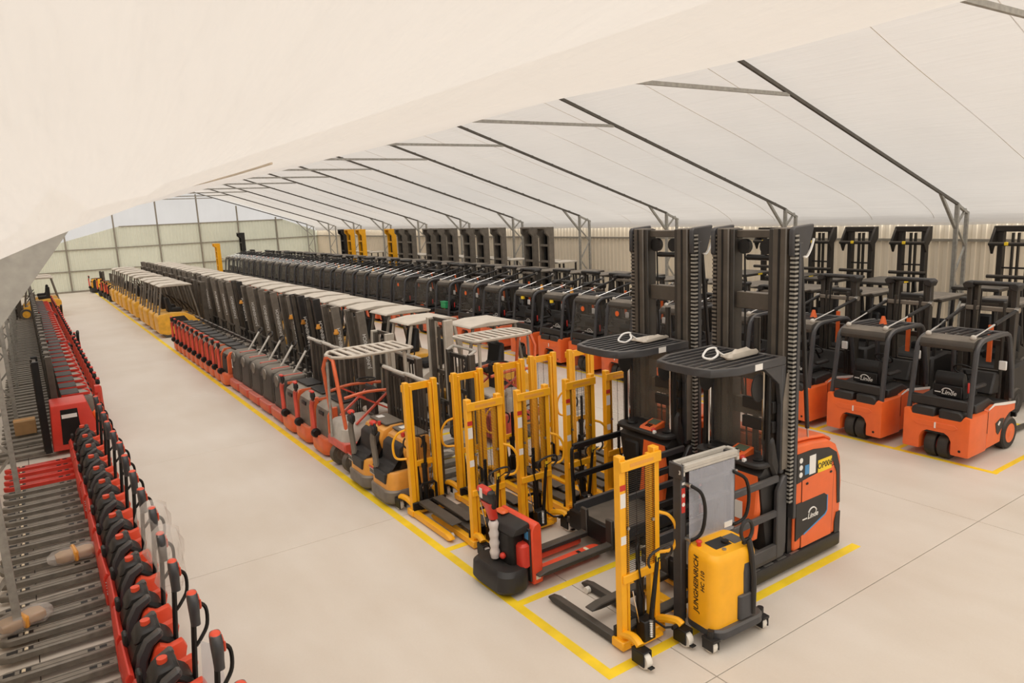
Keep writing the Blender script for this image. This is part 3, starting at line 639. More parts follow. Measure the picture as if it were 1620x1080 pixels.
# ---- yellow powered stacker with clear screen: forks +x, tiller -x
def make_hc():
    t = thing('powered_stacker', 'yellow powered stacker with clear mast screen and lettered hood beside the front stacker', 'stacker')
    for s in (-1, 1):
        o = obj('mast_rail', MB().box(-0.05, 0.07, s * 0.37 - 0.035, s * 0.37 + 0.035, 0.05, 1.86), 'guard_grey', t, bevel=0.008)
        if s > 0:
            obj('sticker', MB().box(-0.052, -0.05, 0.345, 0.395, 1.35, 1.62), 'print_red', o, smooth=False)
            for z in (1.44, 1.54): obj('sticker', MB().cyl((-0.054, 0.37, z), (-0.05, 0.37, z), 0.022, 10), 'print_white', o)
            obj('sticker', MB().box(-0.054, -0.05, 0.35, 0.39, 1.655, 1.68), 'print_white', o, smooth=False)
        obj('inner_rail', MB().box(0.0, 0.1, s * 0.30 - 0.025, s * 0.30 + 0.025, 0.1, 1.82), 'charcoal', t, bevel=0.005)
        fk = [(0.12, -0.06 + s * 0.2), (1.05, -0.07 + s * 0.2)] + [(1.05 + 0.09 * math.cos(math.radians(a)), s * 0.2 + 0.07 * math.sin(math.radians(a))) for a in range(-80, 81, 20)] + [(1.05, 0.07 + s * 0.2), (0.12, 0.06 + s * 0.2)]
        f = obj('fork', MB().prism(fk, 'z', 0.05, 0.115), 'yellow', t, bevel=0.01)
        obj('fork_slot', MB().box(0.78, 0.92, s * 0.2 - 0.04, s * 0.2 + 0.04, 0.113, 0.118), 'black', f, smooth=False)
        h = [(-0.05, s * 0.33, 1.66), (-0.12, s * 0.32, 1.65), (-0.17, s * 0.33 - 0.10, 1.56), (-0.18, s * 0.33 - 0.14, 1.36), (-0.17, s * 0.33 - 0.10, 1.14), (-0.12, s * 0.32, 1.06), (-0.05, s * 0.33, 1.06)]
        obj('hydraulic_hose', MB().tube(spline(h, 4), 0.019, 8), 'black', t)
        for z in (1.66, 1.06): obj('hose_fitting', MB().cyl((-0.12, s * 0.34, z), (-0.05, s * 0.34, z), 0.02, 8), 'steel', t)
    tb = obj('mast_head', MB().box(-0.09, 0.10, -0.42, 0.42, 1.80, 1.83).box(-0.09, -0.04, -0.42, 0.42, 1.83, 1.88).box(0.06, 0.10, -0.42, 0.42, 1.83, 1.88).box(-0.09, 0.1, 0.38, 0.42, 1.76, 1.88).box(-0.09, 0.1, -0.42, -0.38, 1.76, 1.88), 'pale_grey', t, bevel=0.006)
    obj('mast_head_cap', MB().box(-0.095, 0.105, 0.40, 0.43, 1.72, 1.885), 'guard_grey', tb, bevel=0.01)
    lettering('3', 0.06, 'print_white', tb, (-0.06, 0.432, 1.80), (PI / 2, 0, PI))
    obj('clear_screen', MB().box(-0.10, -0.09, -0.33, 0.33, 1.0, 1.80), 'clear_sheet', t, smooth=False)
    for z in (1.62, 1.40): obj('screen_rail', MB().box(-0.04, 0.0, -0.33, 0.33, z - 0.02, z + 0.02), 'charcoal', t, bevel=0.004)
    obj('plate', MB().box(-0.106, -0.1, -0.30, -0.18, 1.05, 1.11), 'print_white', t, smooth=False)
    # hood
    rings = []
    for z, g0, sh in ((0.22, 0.0, 0.06), (0.30, 0.0, 0.0), (0.92, 0.0, 0.0), (0.98, 0.012, 0.03), (1.01, 0.04, 0.06)):
        rings.append([(x, y, z + (0.0 if z < 0.9 else 0.05 * (x + 0.5))) for x, y in rrect(-0.50 + g0 * 0.8, -0.08, -0.26 + g0, 0.40 - g0, 0.11, 5)])
    hd = obj('hood', MB().loft(rings), 'yellow', t)
    lettering('JUNGHEINRICH', 0.088, 'print_black', hd, (-0.26, 0.4015, 0.66), (PI / 2, -PI / 2, PI), shear=0.15)
    lettering('HC 110', 0.07, 'print_black', hd, (-0.35, 0.4015, 0.72), (PI / 2, -PI / 2, PI), shear=0.15)
    obj('tiller_recess', MB().prism([(-0.505, 0.27), (-0.515, 0.75), (-0.48, 0.97), (-0.35, 1.025), (-0.18, 1.03), (-0.18, 0.9), (-0.40, 0.8), (-0.45, 0.3)], 'y', -0.20, -0.02), 'guard_grey', hd, bevel=0.02)
    obj('control_panel', MB().prism([(-0.44, 0.995), (-0.20, 1.03), (-0.20, 1.04), (-0.44, 1.005)], 'y', -0.02, 0.22), 'charcoal', hd, bevel=0.004)
    obj('key_switch', MB().cyl((-0.40, 0.15, 1.0), (-0.40, 0.15, 1.03), 0.022, 10), 'steel', hd)
    obj('gauge', MB().cyl((-0.30, 0.03, 1.02), (-0.30, 0.03, 1.045), 0.04, 12), 'black', hd)
    obj('stop_button', MB().cyl((-0.2, 0.30, 1.02), (-0.2, 0.30, 1.06), 0.022, 10).ball((-0.2, 0.30, 1.07), 0.034, 1, 1, 0.6), 'red', hd)
    obj('base_skirt', MB().prism(rrect(-0.56, -0.06, -0.34, 0.40, 0.14, 5), 'z', 0.13, 0.24), 'guard_grey', t, bevel=0.02)
    obj('corner_guard', MB().prism(rrect(-0.535, -0.43, -0.18, 0.06, 0.04, 3), 'z', 0.25, 0.52), 'guard_grey', t, bevel=0.01)
    tl = obj('tiller_arm', MB().tube(spline([(-0.53, -0.14, 0.28), (-0.54, -0.13, 0.7), (-0.50, -0.12, 1.02), (-0.48, -0.11, 1.08)], 3), [0.03] * 10, 8), 'charcoal', t)
    obj('tiller_loop', MB().tube([(-0.47 - 0.0 * a, -0.10 + 0.085 * math.cos(a), 1.18 + 0.11 * math.sin(a)) for a in [2 * PI * i / 14 for i in range(14)]], 0.02, 8, closed=True), 'charcoal', tl)
    obj('tiller_grip', MB().box(-0.49, -0.45, -0.16, -0.04, 1.04, 1.1), 'black', tl, bevel=0.01)
    for s in (-1, 1):
        c = (-0.46, 0.40 if s > 0 else -0.34, 0.075)
        cs = obj('caster_fork', MB().box(c[0] - 0.07, c[0] + 0.07, c[1] - 0.05, c[1] - 0.038, 0.04, 0.14).box(c[0] - 0.07, c[0] + 0.07, c[1] + 0.038, c[1] + 0.05, 0.04, 0.14).box(c[0] - 0.08, c[0] + 0.08, c[1] - 0.05, c[1] + 0.05, 0.135, 0.16).cyl((c[0], c[1], 0.16), (c[0], c[1], 0.24), 0.035, 10), 'charcoal', t)
        obj('caster_wheel', MB().lathe([(0.02, -0.033), (0.066, -0.033), (0.075, -0.02), (0.075, 0.02), (0.066, 0.033), (0.02, 0.033)], c, 'y', 16), 'wheel_white', cs)
    return t
hc = make_hc(); hc.location = (5.66, 4.86, 0); hc.rotation_euler = (0, 0, PI / 2 - 0.05)

# ---- red powered pallet truck with big bumper: forks +x
def make_redtruck():
    t = thing('pallet_truck', 'red and black powered pallet truck with bulky bumper and film-wrapped tiller beside front stacker', 'pallet truck')
    rings = []
    for z, g0 in ((0.05, 0.03), (0.10, 0.0), (0.27, 0.01), (0.32, 0.05)):
        rings.append([(x, y, z + (0.03 * (1 - abs(y) / 0.4) if z > 0.25 else 0)) for x, y in rrect(-0.44 + g0, 0.0, -0.40 + g0, 0.40 - g0, 0.17, 6)])
    obj('bumper', MB().loft(rings), 'charcoal', t)
    obj('motor_housing', MB().prism(rrect(-0.20, 0.02, -0.22, 0.25, 0.06, 4), 'z', 0.3, 0.72), 'black', t, bevel=0.02)
    obj('hood', MB().prism([(-0.22, 0.72), (-0.16, 0.80), (0.04, 0.84), (0.06, 0.72)], 'y', -0.30, 0.30), 'charcoal', t, bevel=0.03, seg=2)
    obj('hood_cap', MB().box(-0.08, 0.04, 0.10, 0.28, 0.82, 0.87), 'orange', t, bevel=0.03)
    ch = obj('chassis_plate', MB().prism([(0.02, 0.06), (0.02, 0.74), (0.06, 0.82), (0.13, 0.84), (0.17, 0.78), (0.17, 0.06)], 'y', -0.36, 0.36), 'red_orange', t, bevel=0.015)
    obj('control_strip', MB().box(-0.005, 0.02, -0.34, -0.22, 0.1, 0.78), 'charcoal', ch, bevel=0.006)
    obj('key_panel', MB().box(-0.01, -0.004, -0.32, -0.25, 0.64, 0.74), 'print_blue', ch, smooth=False)
    obj('side_pod', MB().prism(rrect(-0.12, 0.02, -0.34, -0.14, 0.05, 3), 'z', 0.28, 0.6), 'red', t, bevel=0.03)
    obj('sticker', MB().box(0.06, 0.13, -0.363, -0.36, 0.12, 0.17), 'print_white', ch, smooth=False)
    for s in (-1, 1):
        y = s * 0.19
        f = obj('fork', MB().prism([(0.15, -0.085 + y), (1.12, -0.085 + y)] + [(1.12 + 0.1 * math.cos(math.radians(a)), y + 0.085 * math.sin(math.radians(a))) for a in range(-80, 81, 20)] + [(1.12, 0.085 + y), (0.15, 0.085 + y)], 'z', 0.06, 0.14), 'red_orange', t, bevel=0.01)
        obj('fork_slot', MB().box(0.86, 0.91, y - 0.045, y + 0.045, 0.138, 0.143), 'black', f, smooth=False)
        obj('fork_roller', MB().cyl((1.02, y - 0.05, 0.11), (1.02, y + 0.05, 0.11), 0.042, 10), 'roller_cream', f)
    tl = obj('tiller_arm', MB().tube([(-0.24, 0.04, 0.34), (-0.26, 0.05, 0.98)], [0.035, 0.03], 8), 'black', t)
    obj('wrapping_film', MB().loft([[(x, y, z) for x, y in arc(-0.25, 0.045, r, 0, 360, 12)[:-1]] for z, r in [(0.36 + 0.04 * i, 0.05 + 0.008 * ((i * 7) % 3)) for i in range(13)]]), 'thick_film', tl)
    hdm = MB().loft([[(-0.26 + u - 0.25 * (z - 0.95), 0.05 + v, z) for u, v in rrect(-0.05, 0.05, -w_, w_, 0.04, 3)] for z, w_ in ((0.90, 0.05), (0.98, 0.06), (1.06, 0.11), (1.16, 0.15), (1.24, 0.15), (1.28, 0.10))])
    hd = obj('tiller_head', hdm, 'charcoal', tl)
    obj('tiller_neck', MB().loft([[(-0.265 + u - 0.25 * (z - 0.95), 0.05 + v, z) for u, v in rrect(-0.056, 0.056, -w_, w_, 0.04, 3)] for z, w_ in ((0.86, 0.045), (0.98, 0.065), (1.06, 0.10), (1.10, 0.12))]), 'red', tl)
    obj('tiller_cap', MB().box(-0.40, -0.30, -0.06, 0.16, 1.22, 1.295), 'red', tl, bevel=0.02)
    obj('paper_tag', MB().box(-0.405, -0.402, 0.02, 0.08, 1.17, 1.29), 'print_white', tl, smooth=False)
    obj('red_knob', MB().ball((-0.22, -0.08, 0.42), 0.04), 'red', t)
    for s in (-1, 1): obj('drive_wheel', MB().lathe([(0.03, -0.03), (0.1, -0.03), (0.11, 0.0), (0.1, 0.03), (0.03, 0.03)], (-0.18, s * 0.2, 0.11), 'y', 14), 'rubber', t)
    return t
rt = make_redtruck(); rt.location = (4.52, 6.88, 0); rt.rotation_euler = (0, 0, 0.02)
# ================================================================ right-hand rows
def logo(parent, loc, rot, sz):
    """script wordmark under an arch, as on the seat backs"""
    o = lettering('Linde', sz, 'print_white', parent, loc, rot, shear=0.25)
    return o
# ---- counterbalance forklift, forks +x, counterweight -x
def make_forklift(body, lod, pane, mast_h):
    t = thing('forklift', 'x', 'forklift')
    W = 0.54
    aw = 0.25
    pts = [(-W, 0.14), (-aw, 0.14), (-aw, 0.36), (-aw + 0.04, 0.45), (-aw + 0.11, 0.49), (aw - 0.11, 0.49), (aw - 0.04, 0.45), (aw, 0.36), (aw, 0.14), (W, 0.14), (W, 0.82), (W - 0.10, 0.84), (W - 0.15, 0.75), (-W + 0.15, 0.75), (-W + 0.10, 0.84), (-W, 0.82)]
    cw = obj('counterweight', MB().prism(pts, 'x', -0.95, -0.30), body, t, bevel=0.035, seg=2)
    obj('wheel_housing', MB().box(-0.93, -0.32, -aw + 0.005, aw - 0.005, 0.46, 0.5).box(-0.36, -0.32, -aw, aw, 0.16, 0.5), 'black', t, smooth=False)
    if lod == 0:
        obj('bumper_groove', MB().prism([(-0.36, 0.62), (-0.30, 0.66), (0.30, 0.66), (0.36, 0.62), (0.30, 0.57), (-0.30, 0.57)], 'x', -0.958, -0.945), body, cw, bevel=0.004)
        obj('tow_pin', MB().box(-0.966, -0.955, -0.012, 0.012, 0.56, 0.66), 'print_white', cw, smooth=False)
        obj('drain_hole', MB().cyl((-0.955, -0.40, 0.24), (-0.94, -0.40, 0.24), 0.022, 10), 'black', cw)
    obj('side_body', MB().prism([(-0.32, 0.16), (0.22, 0.18), (0.24, 0.36), (0.33, 0.55), (0.50, 0.64), (0.72, 0.66), (0.72, 0.80), (0.30, 0.84), (-0.10, 0.90), (-0.32, 0.85)], 'y', -W + 0.005, W - 0.005), body, t, bevel=0.02)
    for s in (-1, 1): obj('rear_cover', MB().prism([(s * 0.42, 0.72), (s * 0.42, 0.84), (s * 0.36, 0.90), (s * 0.03, 0.90), (s * 0.03, 0.72)], 'x', -0.94, -0.62), 'charcoal', t, bevel=0.025)
    obj('deck', MB().prism([(-0.62, 0.80), (-0.62, 0.98), (-0.15, 1.02), (0.05, 0.92), (0.62, 0.84), (0.62, 0.78), (-0.2, 0.8)], 'y', -0.47, 0.47), 'charcoal', t, bevel=0.02)
    if lod == 0:
        for s in (-1, 1):
            e = obj('side_emblem', MB().prism([(-0.02, 0.56), (0.16, 0.62), (0.30, 0.60), (0.24, 0.44), (0.10, 0.34), (0.03, 0.40)], 'y', s * (W - 0.004) - 0.006, s * (W - 0.004) + 0.006), 'charcoal', t)
            obj('emblem_mark', MB().prism([(0.06, 0.53), (0.12, 0.58), (0.16, 0.56), (0.10, 0.50)], 'y', s * W - 0.006, s * W + 0.006), 'print_white', e)
            obj('side_stripe', MB().prism([(-0.30, 0.845), (-0.10, 0.89), (0.30, 0.83), (0.70, 0.79), (0.70, 0.83), (0.30, 0.88), (-0.10, 0.93), (-0.30, 0.86)], 'y', s * (W - 0.003) - 0.005, s * (W - 0.003) + 0.005), 'print_white' if pane == 0 else body, t)
            obj('panel_gap', MB().box(-0.325, -0.318, s * W - 0.004, s * W + 0.002, 0.45, 0.83), 'black', t, smooth=False)
    for s in (-1, 1):
        wheel(t, 'rear_wheel', (-0.70, s * 0.105, 0.225), 0.225, 0.17, 'rubber', 'red', n=18 if lod == 0 else 12)
        wheel(t, 'front_wheel', (0.52, s * 0.47, 0.285), 0.285, 0.18, 'rubber', 'orange' if lod == 0 else 'charcoal', n=20 if lod == 0 else 12)
        # guard posts
        path = [(-0.87, s * 0.485, 0.80), (-0.80, s * 0.475, 1.35), (-0.74, s * 0.470, 1.84), (-0.68, s * 0.465, 1.97), (-0.54, s * 0.46, 2.045), (-0.30, s * 0.455, 2.06), (0.25, s * 0.445, 2.06), (0.45, s * 0.445, 2.02), (0.52, s * 0.45, 1.85), (0.60, s * 0.47, 1.40), (0.66, s * 0.48, 0.88)]
        obj('guard_post', MB().tube(spline(path, 2), 0.043, 8 if lod == 0 else 6), 'guard_grey', t)
        tc = obj('tilt_cylinder', MB().tube([(-0.60, s * 0.36, 2.11), (0.05, s * 0.39, 2.25)], 0.017, 6), 'chrome', t)
        obj('cylinder_barrel', MB().tube([(0.05, s * 0.39, 2.25), (0.74, s * 0.42, 2.40)], 0.032, 8), 'charcoal', tc)
        obj('cylinder_joint', MB().ball((-0.62, s * 0.355, 2.105), 0.05, u=8, v=6), 'pale_grey', tc)
        obj('cylinder_joint', MB().cyl((0.76, s * 0.40, 2.41), (0.76, s * 0.47, 2.41), 0.05, 8), 'steel', tc)
    rf = obj('guard_roof', MB().prism([(-0.73, 1.88), (-0.78, 1.96), (-0.74, 2.05), (-0.62, 2.09), (-0.44, 2.09), (-0.38, 2.06), (-0.38, 2.0)], 'y', -0.43, 0.43), 'charcoal_dusty', t, bevel=0.03, seg=2)
    for i in range(6):
        y = -0.34 + 0.136 * i; obj('roof_bar', MB().bar((-0.44, y, 2.06), (0.46, y, 2.045), 0.022, 0.03), 'guard_grey', rf, smooth=False)
    obj('roof_front', MB().box(0.42, 0.50, -0.42, 0.42, 2.0, 2.07), 'guard_grey', rf, bevel=0.012)
    obj('rear_sill', MB().box(-0.88, -0.80, -0.46, 0.46, 0.90, 1.08), 'charcoal', t, bevel=0.02)
    if pane:
        obj('rear_pane', MB().poly([(-0.84, -0.43, 1.14), (-0.84, 0.43, 1.14), (-0.735, 0.40, 1.90), (-0.735, -0.40, 1.90)], [(0, 1, 2, 3)]), 'dusty_pane', t, smooth=False)
        obj('side_pane', MB().poly([(-0.80, -0.475, 1.1), (0.55, -0.475, 1.05), (0.45, -0.45, 1.9), (-0.68, -0.46, 1.88)], [(0, 1, 2, 3)]), 'dusty_pane', t, smooth=False)
    st = obj('seat', MB().prism([(-0.48, 0.99), (-0.06, 0.99), (-0.02, 1.08), (-0.08, 1.12), (-0.42, 1.10)], 'y', -0.24, 0.24), 'seat_black', t, bevel=0.04)
    obj('seat_back', MB().prism([(-0.52, 1.0), (-0.36, 1.0), (-0.42, 1.36), (-0.48, 1.46), (-0.54, 1.46), (-0.59, 1.36)], 'y', -0.23, 0.23), 'seat_black', t, bevel=0.045, seg=2)
    if lod == 0:
        sb = obj('seat_plate', MB().box(-0.615, -0.585, -0.23, 0.23, 1.04, 1.24), 'seat_black', t, bevel=0.008)
        lettering('Linde', 0.11, 'print_white', sb, (-0.617, -0.03, 1.115), (PI / 2, 0, -PI / 2), shear=0.25)
        a = [(-0.618, -0.0 - 0.085 * math.cos(math.radians(q)), 1.125 + 0.065 * math.sin(math.radians(q))) for q in range(15, 170, 14)]
        obj('logo_arch', MB().tube(a, 0.008, 5), 'print_white', sb)
        obj('logo_bar', MB().box(-0.62, -0.615, 0.10, 0.20, 1.10, 1.118), 'print_white', sb, smooth=False)
        obj('belt_buckle', MB().box(-0.48, -0.44, -0.28, -0.25, 1.12, 1.30), 'print_red', t, bevel=0.01)
        obj('armrest', MB().box(-0.40, 0.0, -0.36, -0.27, 1.18, 1.24), 'charcoal', t, bevel=0.02)
        obj('display', MB().box(0.42, 0.46, -0.46, -0.34, 1.40, 1.56), 'white', t, bevel=0.01)
        obj('console', MB().prism([(0.30, 0.95), (0.62, 0.92), (0.60, 1.3), (0.45, 1.34)], 'y', -0.30, 0.30), 'charcoal', t, bevel=0.03)
    obj('steering_wheel', MB().tube([(0.22 + 0.08 * math.cos(a), 0.12 + 0.17 * math.sin(a), 1.36 - 0.10 * math.cos(a)) for a in [2 * PI * i / 12 for i in range(12)]], 0.015, 6, closed=True).cyl((0.22, 0.12, 1.36), (0.42, 0.12, 1.1), 0.02, 6), 'black', t)
    # mast
    H = mast_h
    for s in (-1, 1):
        r = obj('mast_rail', MB().box(0.78, 0.90, s * 0.36 - 0.045, s * 0.36 + 0.045, 0.08, H), 'mast_dark', t, bevel=0.008)
        obj('inner_rail', MB().box(0.84, 0.95, s * 0.275 - 0.035, s * 0.275 + 0.035, 0.12, H - 0.03), 'mast_dark', t, bevel=0.006)
        obj('lift_cylinder', MB().cyl((0.76, s * 0.24, 0.15), (0.76, s * 0.24, H - 0.3), 0.032, 8), 'mast_dark', t)
        obj('fork', MB().prism([(1.02, 0.05), (1.95, 0.05), (2.1, 0.065), (1.95, 0.085), (1.07, 0.10), (1.07, 0.55), (1.02, 0.55)], 'y', s * 0.26 - 0.05, s * 0.26 + 0.05), 'fork_black', t, bevel=0.006)
    hd = obj('mast_head', MB().box(0.74, 0.92, -0.42, 0.42, H - 0.02, H + 0.05), 'charcoal', t, bevel=0.025)
    if lod == 0:
        for s in (-1, 1): obj('mast_shoulder', MB().prism([(s * 0.42, H - 0.1), (s * 0.46, H + 0.0), (s * 0.40, H + 0.05), (s * 0.28, H + 0.04), (s * 0.30, H - 0.06)], 'x', 0.70, 0.94), 'charcoal', hd, bevel=0.015)
    obj('mast_tie', MB().box(0.74, 0.80, -0.46, 0.46, 2.36, 2.44) if H > 2.4 else MB().box(0.74, 0.80, -0.46, 0.46, 2.05, 2.12), 'mast_grey', t, bevel=0.012)
    for z in (0.4, 1.2, 1.75): obj('mast_crossbar', MB().box(0.80, 0.86, -0.34, 0.34, z, z + 0.09), 'mast_dark', t, smooth=False)
    obj('fork_carriage', MB().box(0.97, 1.02, -0.46, 0.46, 0.14, 0.24).box(0.97, 1.02, -0.46, 0.46, 0.46, 0.55).box(0.97, 1.01, -0.40, -0.36, 0.2, 0.5).box(0.97, 1.01, 0.36, 0.40, 0.2, 0.5), 'black', t, bevel=0.006)
    obj('mast_hose', MB().tube(spline([(0.74, 0.14, H - 0.1), (0.70, 0.15, 1.7), (0.73, 0.12, 0.6)], 4), 0.014, 5), 'black', t)
    obj('mast_cover', MB().box(0.70, 0.735, -0.10, -0.02, 1.45, 2.12), 'orange', t, bevel=0.006)
    return t
FK = {}
def fkl(body, lod, pane, h):
    k = (body, lod, pane, h)
    if k not in FK: FK[k] = Proto(make_forklift(*k))
    return FK[k]
ROW = [5.68, 7.12, 8.55, 10.1, 11.75, 13.62, 15.05, 16.42, 17.92, 19.75, 21.35, 23.0, 24.62, 26.55]
yy = 27.95
while yy < 57.0: ROW.append(yy); yy += 1.40 + random.uniform(-0.04, 0.05)
GR = 'orange forklifts in the right-hand row'
for i, y in enumerate(ROW):
    lod = 0 if i < 14 else 1
    body = 'orange' if i < 3 or i in (6, 7, 8) else 'orange_worn'
    pane = 0 if i < 5 or i in (7, 8, 9, 11) else 1
    h = 2.83 if i < 3 else (2.2 if i % 3 else 2.5)
    extra = {0: ' with white side stripe', 11: ' with black painted letters'}.get(i, ' with %s' % ('dusty rear pane' if pane else 'open rear'))
    o = fkl(body, lod, pane, h).at(13.32 + random.uniform(-0.05, 0.05), y, random.uniform(-0.02, 0.02), 'orange forklift%s, %s in the right row from the near end' % (extra, ORD[i]), GR)
    if i == 11: lettering('VTS', 0.24, 'print_black', o, (-0.62, -0.546, 0.66), (PI / 2, 0, 0))
    if i in (5, 6): obj('warning_disc', MB().cyl((-0.80, 0.05, 1.76), (-0.79, 0.05, 1.76), 0.07, 12), 'orange', o)
    if i == 7: obj('beacon', MB().cyl((-0.75, 0.05, 1.82), (-0.75, 0.05, 1.90), 0.06, 10), 'sign_yellow', o)
    if i in (7, 16, 19): obj('beacon', MB().cyl((-0.2, -0.2, 2.03), (-0.2, -0.2, 2.10), 0.07, 10, 0.05).cyl((-0.2, -0.2, 2.10), (-0.2, -0.2, 2.22), 0.05, 10, 0.03), 'amber', o)
    if i in (1, 2): obj('beacon', MB().cyl((0.1, 0.1, 2.05), (0.1, 0.1, 2.2), 0.07, 10, 0.03), 'orange', o)
tag(obj('crate', MB().box(12.56, 12.72, 22.90, 23.25, 1.085, 1.33).box(12.54, 12.74, 22.88, 23.27, 1.30, 1.34), 'green', bevel=0.015), 'green crate set behind the seat of the forklift with black painted letters', 'crate')

# ---- wall row: forklifts with raised black mast carriages
def make_wallfork():
    t = thing('mast_truck', 'x', 'forklift')
    obj('body', MB().prism([(-1.2, 0.2), (-1.2, 1.0), (-0.4, 1.05), (0.5, 0.9), (0.9, 0.7), (0.9, 0.2)], 'y', -0.5, 0.5), 'charcoal', t, bevel=0.05)
    for s in (-1, 1):
        wheel(t, 'front_wheel', (0.6, s * 0.45, 0.3), 0.3, 0.2, n=12); wheel(t, 'rear_wheel', (-0.8, s * 0.4, 0.25), 0.25, 0.18, n=12)
        obj('guard_post', MB().bar((-0.95, s * 0.45, 1.0), (-0.85, s * 0.45, 2.28), 0.07), 'charcoal', t, bevel=0.01)
        obj('guard_post', MB().bar((0.55, s * 0.45, 0.9), (0.30, s * 0.45, 2.28), 0.07), 'charcoal', t, bevel=0.01)
        obj('mast_rail', MB().box(0.95, 1.12, s * 0.30 - 0.06, s * 0.30 + 0.06, 0.1, 3.50), 'black_dusty', t, bevel=0.01)
        obj('inner_rail', MB().box(0.98, 1.08, s * 0.06 - 0.015, s * 0.06 + 0.015, 0.3, 3.45), 'black', t, smooth=False)
        obj('carriage_arm', MB().prism([(0.70, 3.2), (0.95, 3.62), (1.1, 3.62), (1.1, 3.3), (0.9, 3.1), (0.84, 2.95)], 'y', s * 0.42 - 0.03, s * 0.42 + 0.03), 'black_dusty', t, bevel=0.008)
    obj('guard_roof', MB().box(-0.92, 0.42, -0.50, 0.50, 2.26, 2.34), 'mast_dark', t, bevel=0.015)
    obj('roof_tag', MB().box(-0.30, -0.1, -0.504, -0.50, 2.275, 2.32), 'sign_yellow', t, smooth=False)
    obj('carriage_top', MB().box(0.92, 1.1, -0.42, 0.42, 3.48, 3.62), 'black_dusty', t, bevel=0.012)
    obj('carriage_bar', MB().tube([(0.72, -0.45, 3.2), (0.72, 0.45, 3.2)], 0.045, 8), 'black_dusty', t)
    obj('carriage_bar', MB().tube([(0.80, -0.48, 2.42), (0.80, 0.48, 2.42)], 0.045, 8), 'black_dusty', t)
    obj('carriage_tie', MB().box(0.98, 1.02, -0.30, 0.30, 2.60, 2.64), 'black', t, smooth=False)
    obj('yellow_fitting', MB().box(0.65, 0.70, 0.02, 0.1, 3.17, 3.25), 'sign_yellow', t, bevel=0.01)
    obj('seat', MB().box(-0.5, 0.0, -0.25, 0.25, 1.0, 1.2).box(-0.6, -0.42, -0.25, 0.25, 1.1, 1.7), 'seat_black', t, bevel=0.04)
    return t
WF = Proto(make_wallfork())
for i, y in enumerate([7.40, 9.78, 11.20, 12.42, 14.1]):
    WF.at(18.45, y, 0, 'black truck with raised mast carriage against the cream wall, %s from the near end' % ORD[i], 'raised masts along the right wall')
# ---- low flat-roofed trucks between
def make_lowfork():
    t = thing('flat_roof_truck', 'x', 'forklift')
    obj('body', MB().prism([(-0.9, 0.15), (-0.9, 1.0), (-0.3, 1.05), (0.5, 0.9), (0.9, 0.6), (0.9, 0.15)], 'y', -0.5, 0.5), 'charcoal', t, bevel=0.05)
    for s in (-1, 1):
        obj('guard_post', MB().bar((-0.75, s * 0.43, 1.0), (-0.60, s * 0.43, 2.18), 0.06), 'charcoal', t, bevel=0.01)
        obj('guard_post', MB().bar((0.55, s * 0.43, 0.85), (0.45, s * 0.43, 2.18), 0.06), 'charcoal', t, bevel=0.01)
        obj('mast_rail', MB().box(-1.15, -1.02, s * 0.34 - 0.05, s * 0.34 + 0.05, 0.1, 2.35), 'mast_dark', t, bevel=0.008)
        obj('tilt_cylinder', MB().tube([(-1.05, s * 0.40, 2.25), (0.4, s * 0.38, 2.22)], 0.028, 6), 'mast_grey', t)
        wheel(t, 'front_wheel', (-0.6, s * 0.45, 0.28), 0.28, 0.18, n=12)
    obj('mast_head', MB().box(-1.18, -1.0, -0.42, 0.42, 2.30, 2.38), 'charcoal', t, bevel=0.02)
    obj('guard_roof', MB().box(-0.65, 0.5, -0.48, 0.48, 2.16, 2.24), 'charcoal_dusty', t, bevel=0.015)
    obj('seat', MB().box(-0.4, 0.1, -0.25, 0.25, 1.0, 1.2).box(0.0, 0.15, -0.25, 0.25, 1.1, 1.7), 'seat_black', t, bevel=0.04)
    return t
LF = Proto(make_lowfork())
yy = 6.4; i = 0
while yy < 57:
    LF.at(16.75 + random.uniform(-.1, .1), yy, 0, 'dark flat-roofed forklift behind the orange row, %s from the near end' % ORD[i], 'dark forklifts behind the orange row'); i += 1; yy += 1.5 + random.uniform(-0.06, 0.1)

# ---- tall ladder-like masts by the wall
def make_boxmast(m):
    t = thing('reach_truck', 'x', 'reach truck')
    obj('body', MB().prism([(0.2, 0.12), (0.2, 1.1), (1.3, 1.0), (1.3, 0.12)], 'y', -0.45, 0.45), 'charcoal', t, bevel=0.05)
    obj('guard_roof', MB().box(0.25, 1.3, -0.45, 0.45, 2.18, 2.25), 'beige_dusty', t, bevel=0.01)
    for s in (-1, 1):
        obj('mast_rail', MB().prism([(-0.32, 3.75), (0.12, 3.75), (0.12, 0.1), (-0.16, 0.1), (-0.16, 3.35), (-0.32, 3.5)], 'y', s * 0.30 - 0.06, s * 0.30 + 0.06), m, t, bevel=0.01)
        obj('guard_post', MB().bar((1.2, s * 0.42, 1.0), (1.2, s * 0.42, 2.2), 0.06), 'charcoal', t)
        obj('support_leg', MB().box(-1.2, 0.2, s * 0.48 - 0.07, s * 0.48 + 0.07, 0.05, 0.25), 'charcoal', t, bevel=0.01)
    for z, h in ((3.68, 0.14), (2.98, 0.09), (2.30, 0.09), (1.6, 0.09), (0.8, 0.1)):
        obj('mast_crossbar', MB().box(-0.17, -0.10, -0.25, 0.25, z - h / 2, z + h / 2), m, t, bevel=0.006)
    obj('mast_back', MB().box(0.02, 0.06, -0.24, 0.24, 0.3, 3.6), 'black', t, smooth=False)
    obj('mast_cylinder', MB().cyl((-0.02, 0.1, 0.3), (-0.02, 0.1, 3.55), 0.05, 8), 'black', t)
    obj('head_hood', MB().box(-0.33, -0.12, -0.36, 0.36, 3.68, 3.76), m, t, bevel=0.01)
    return t
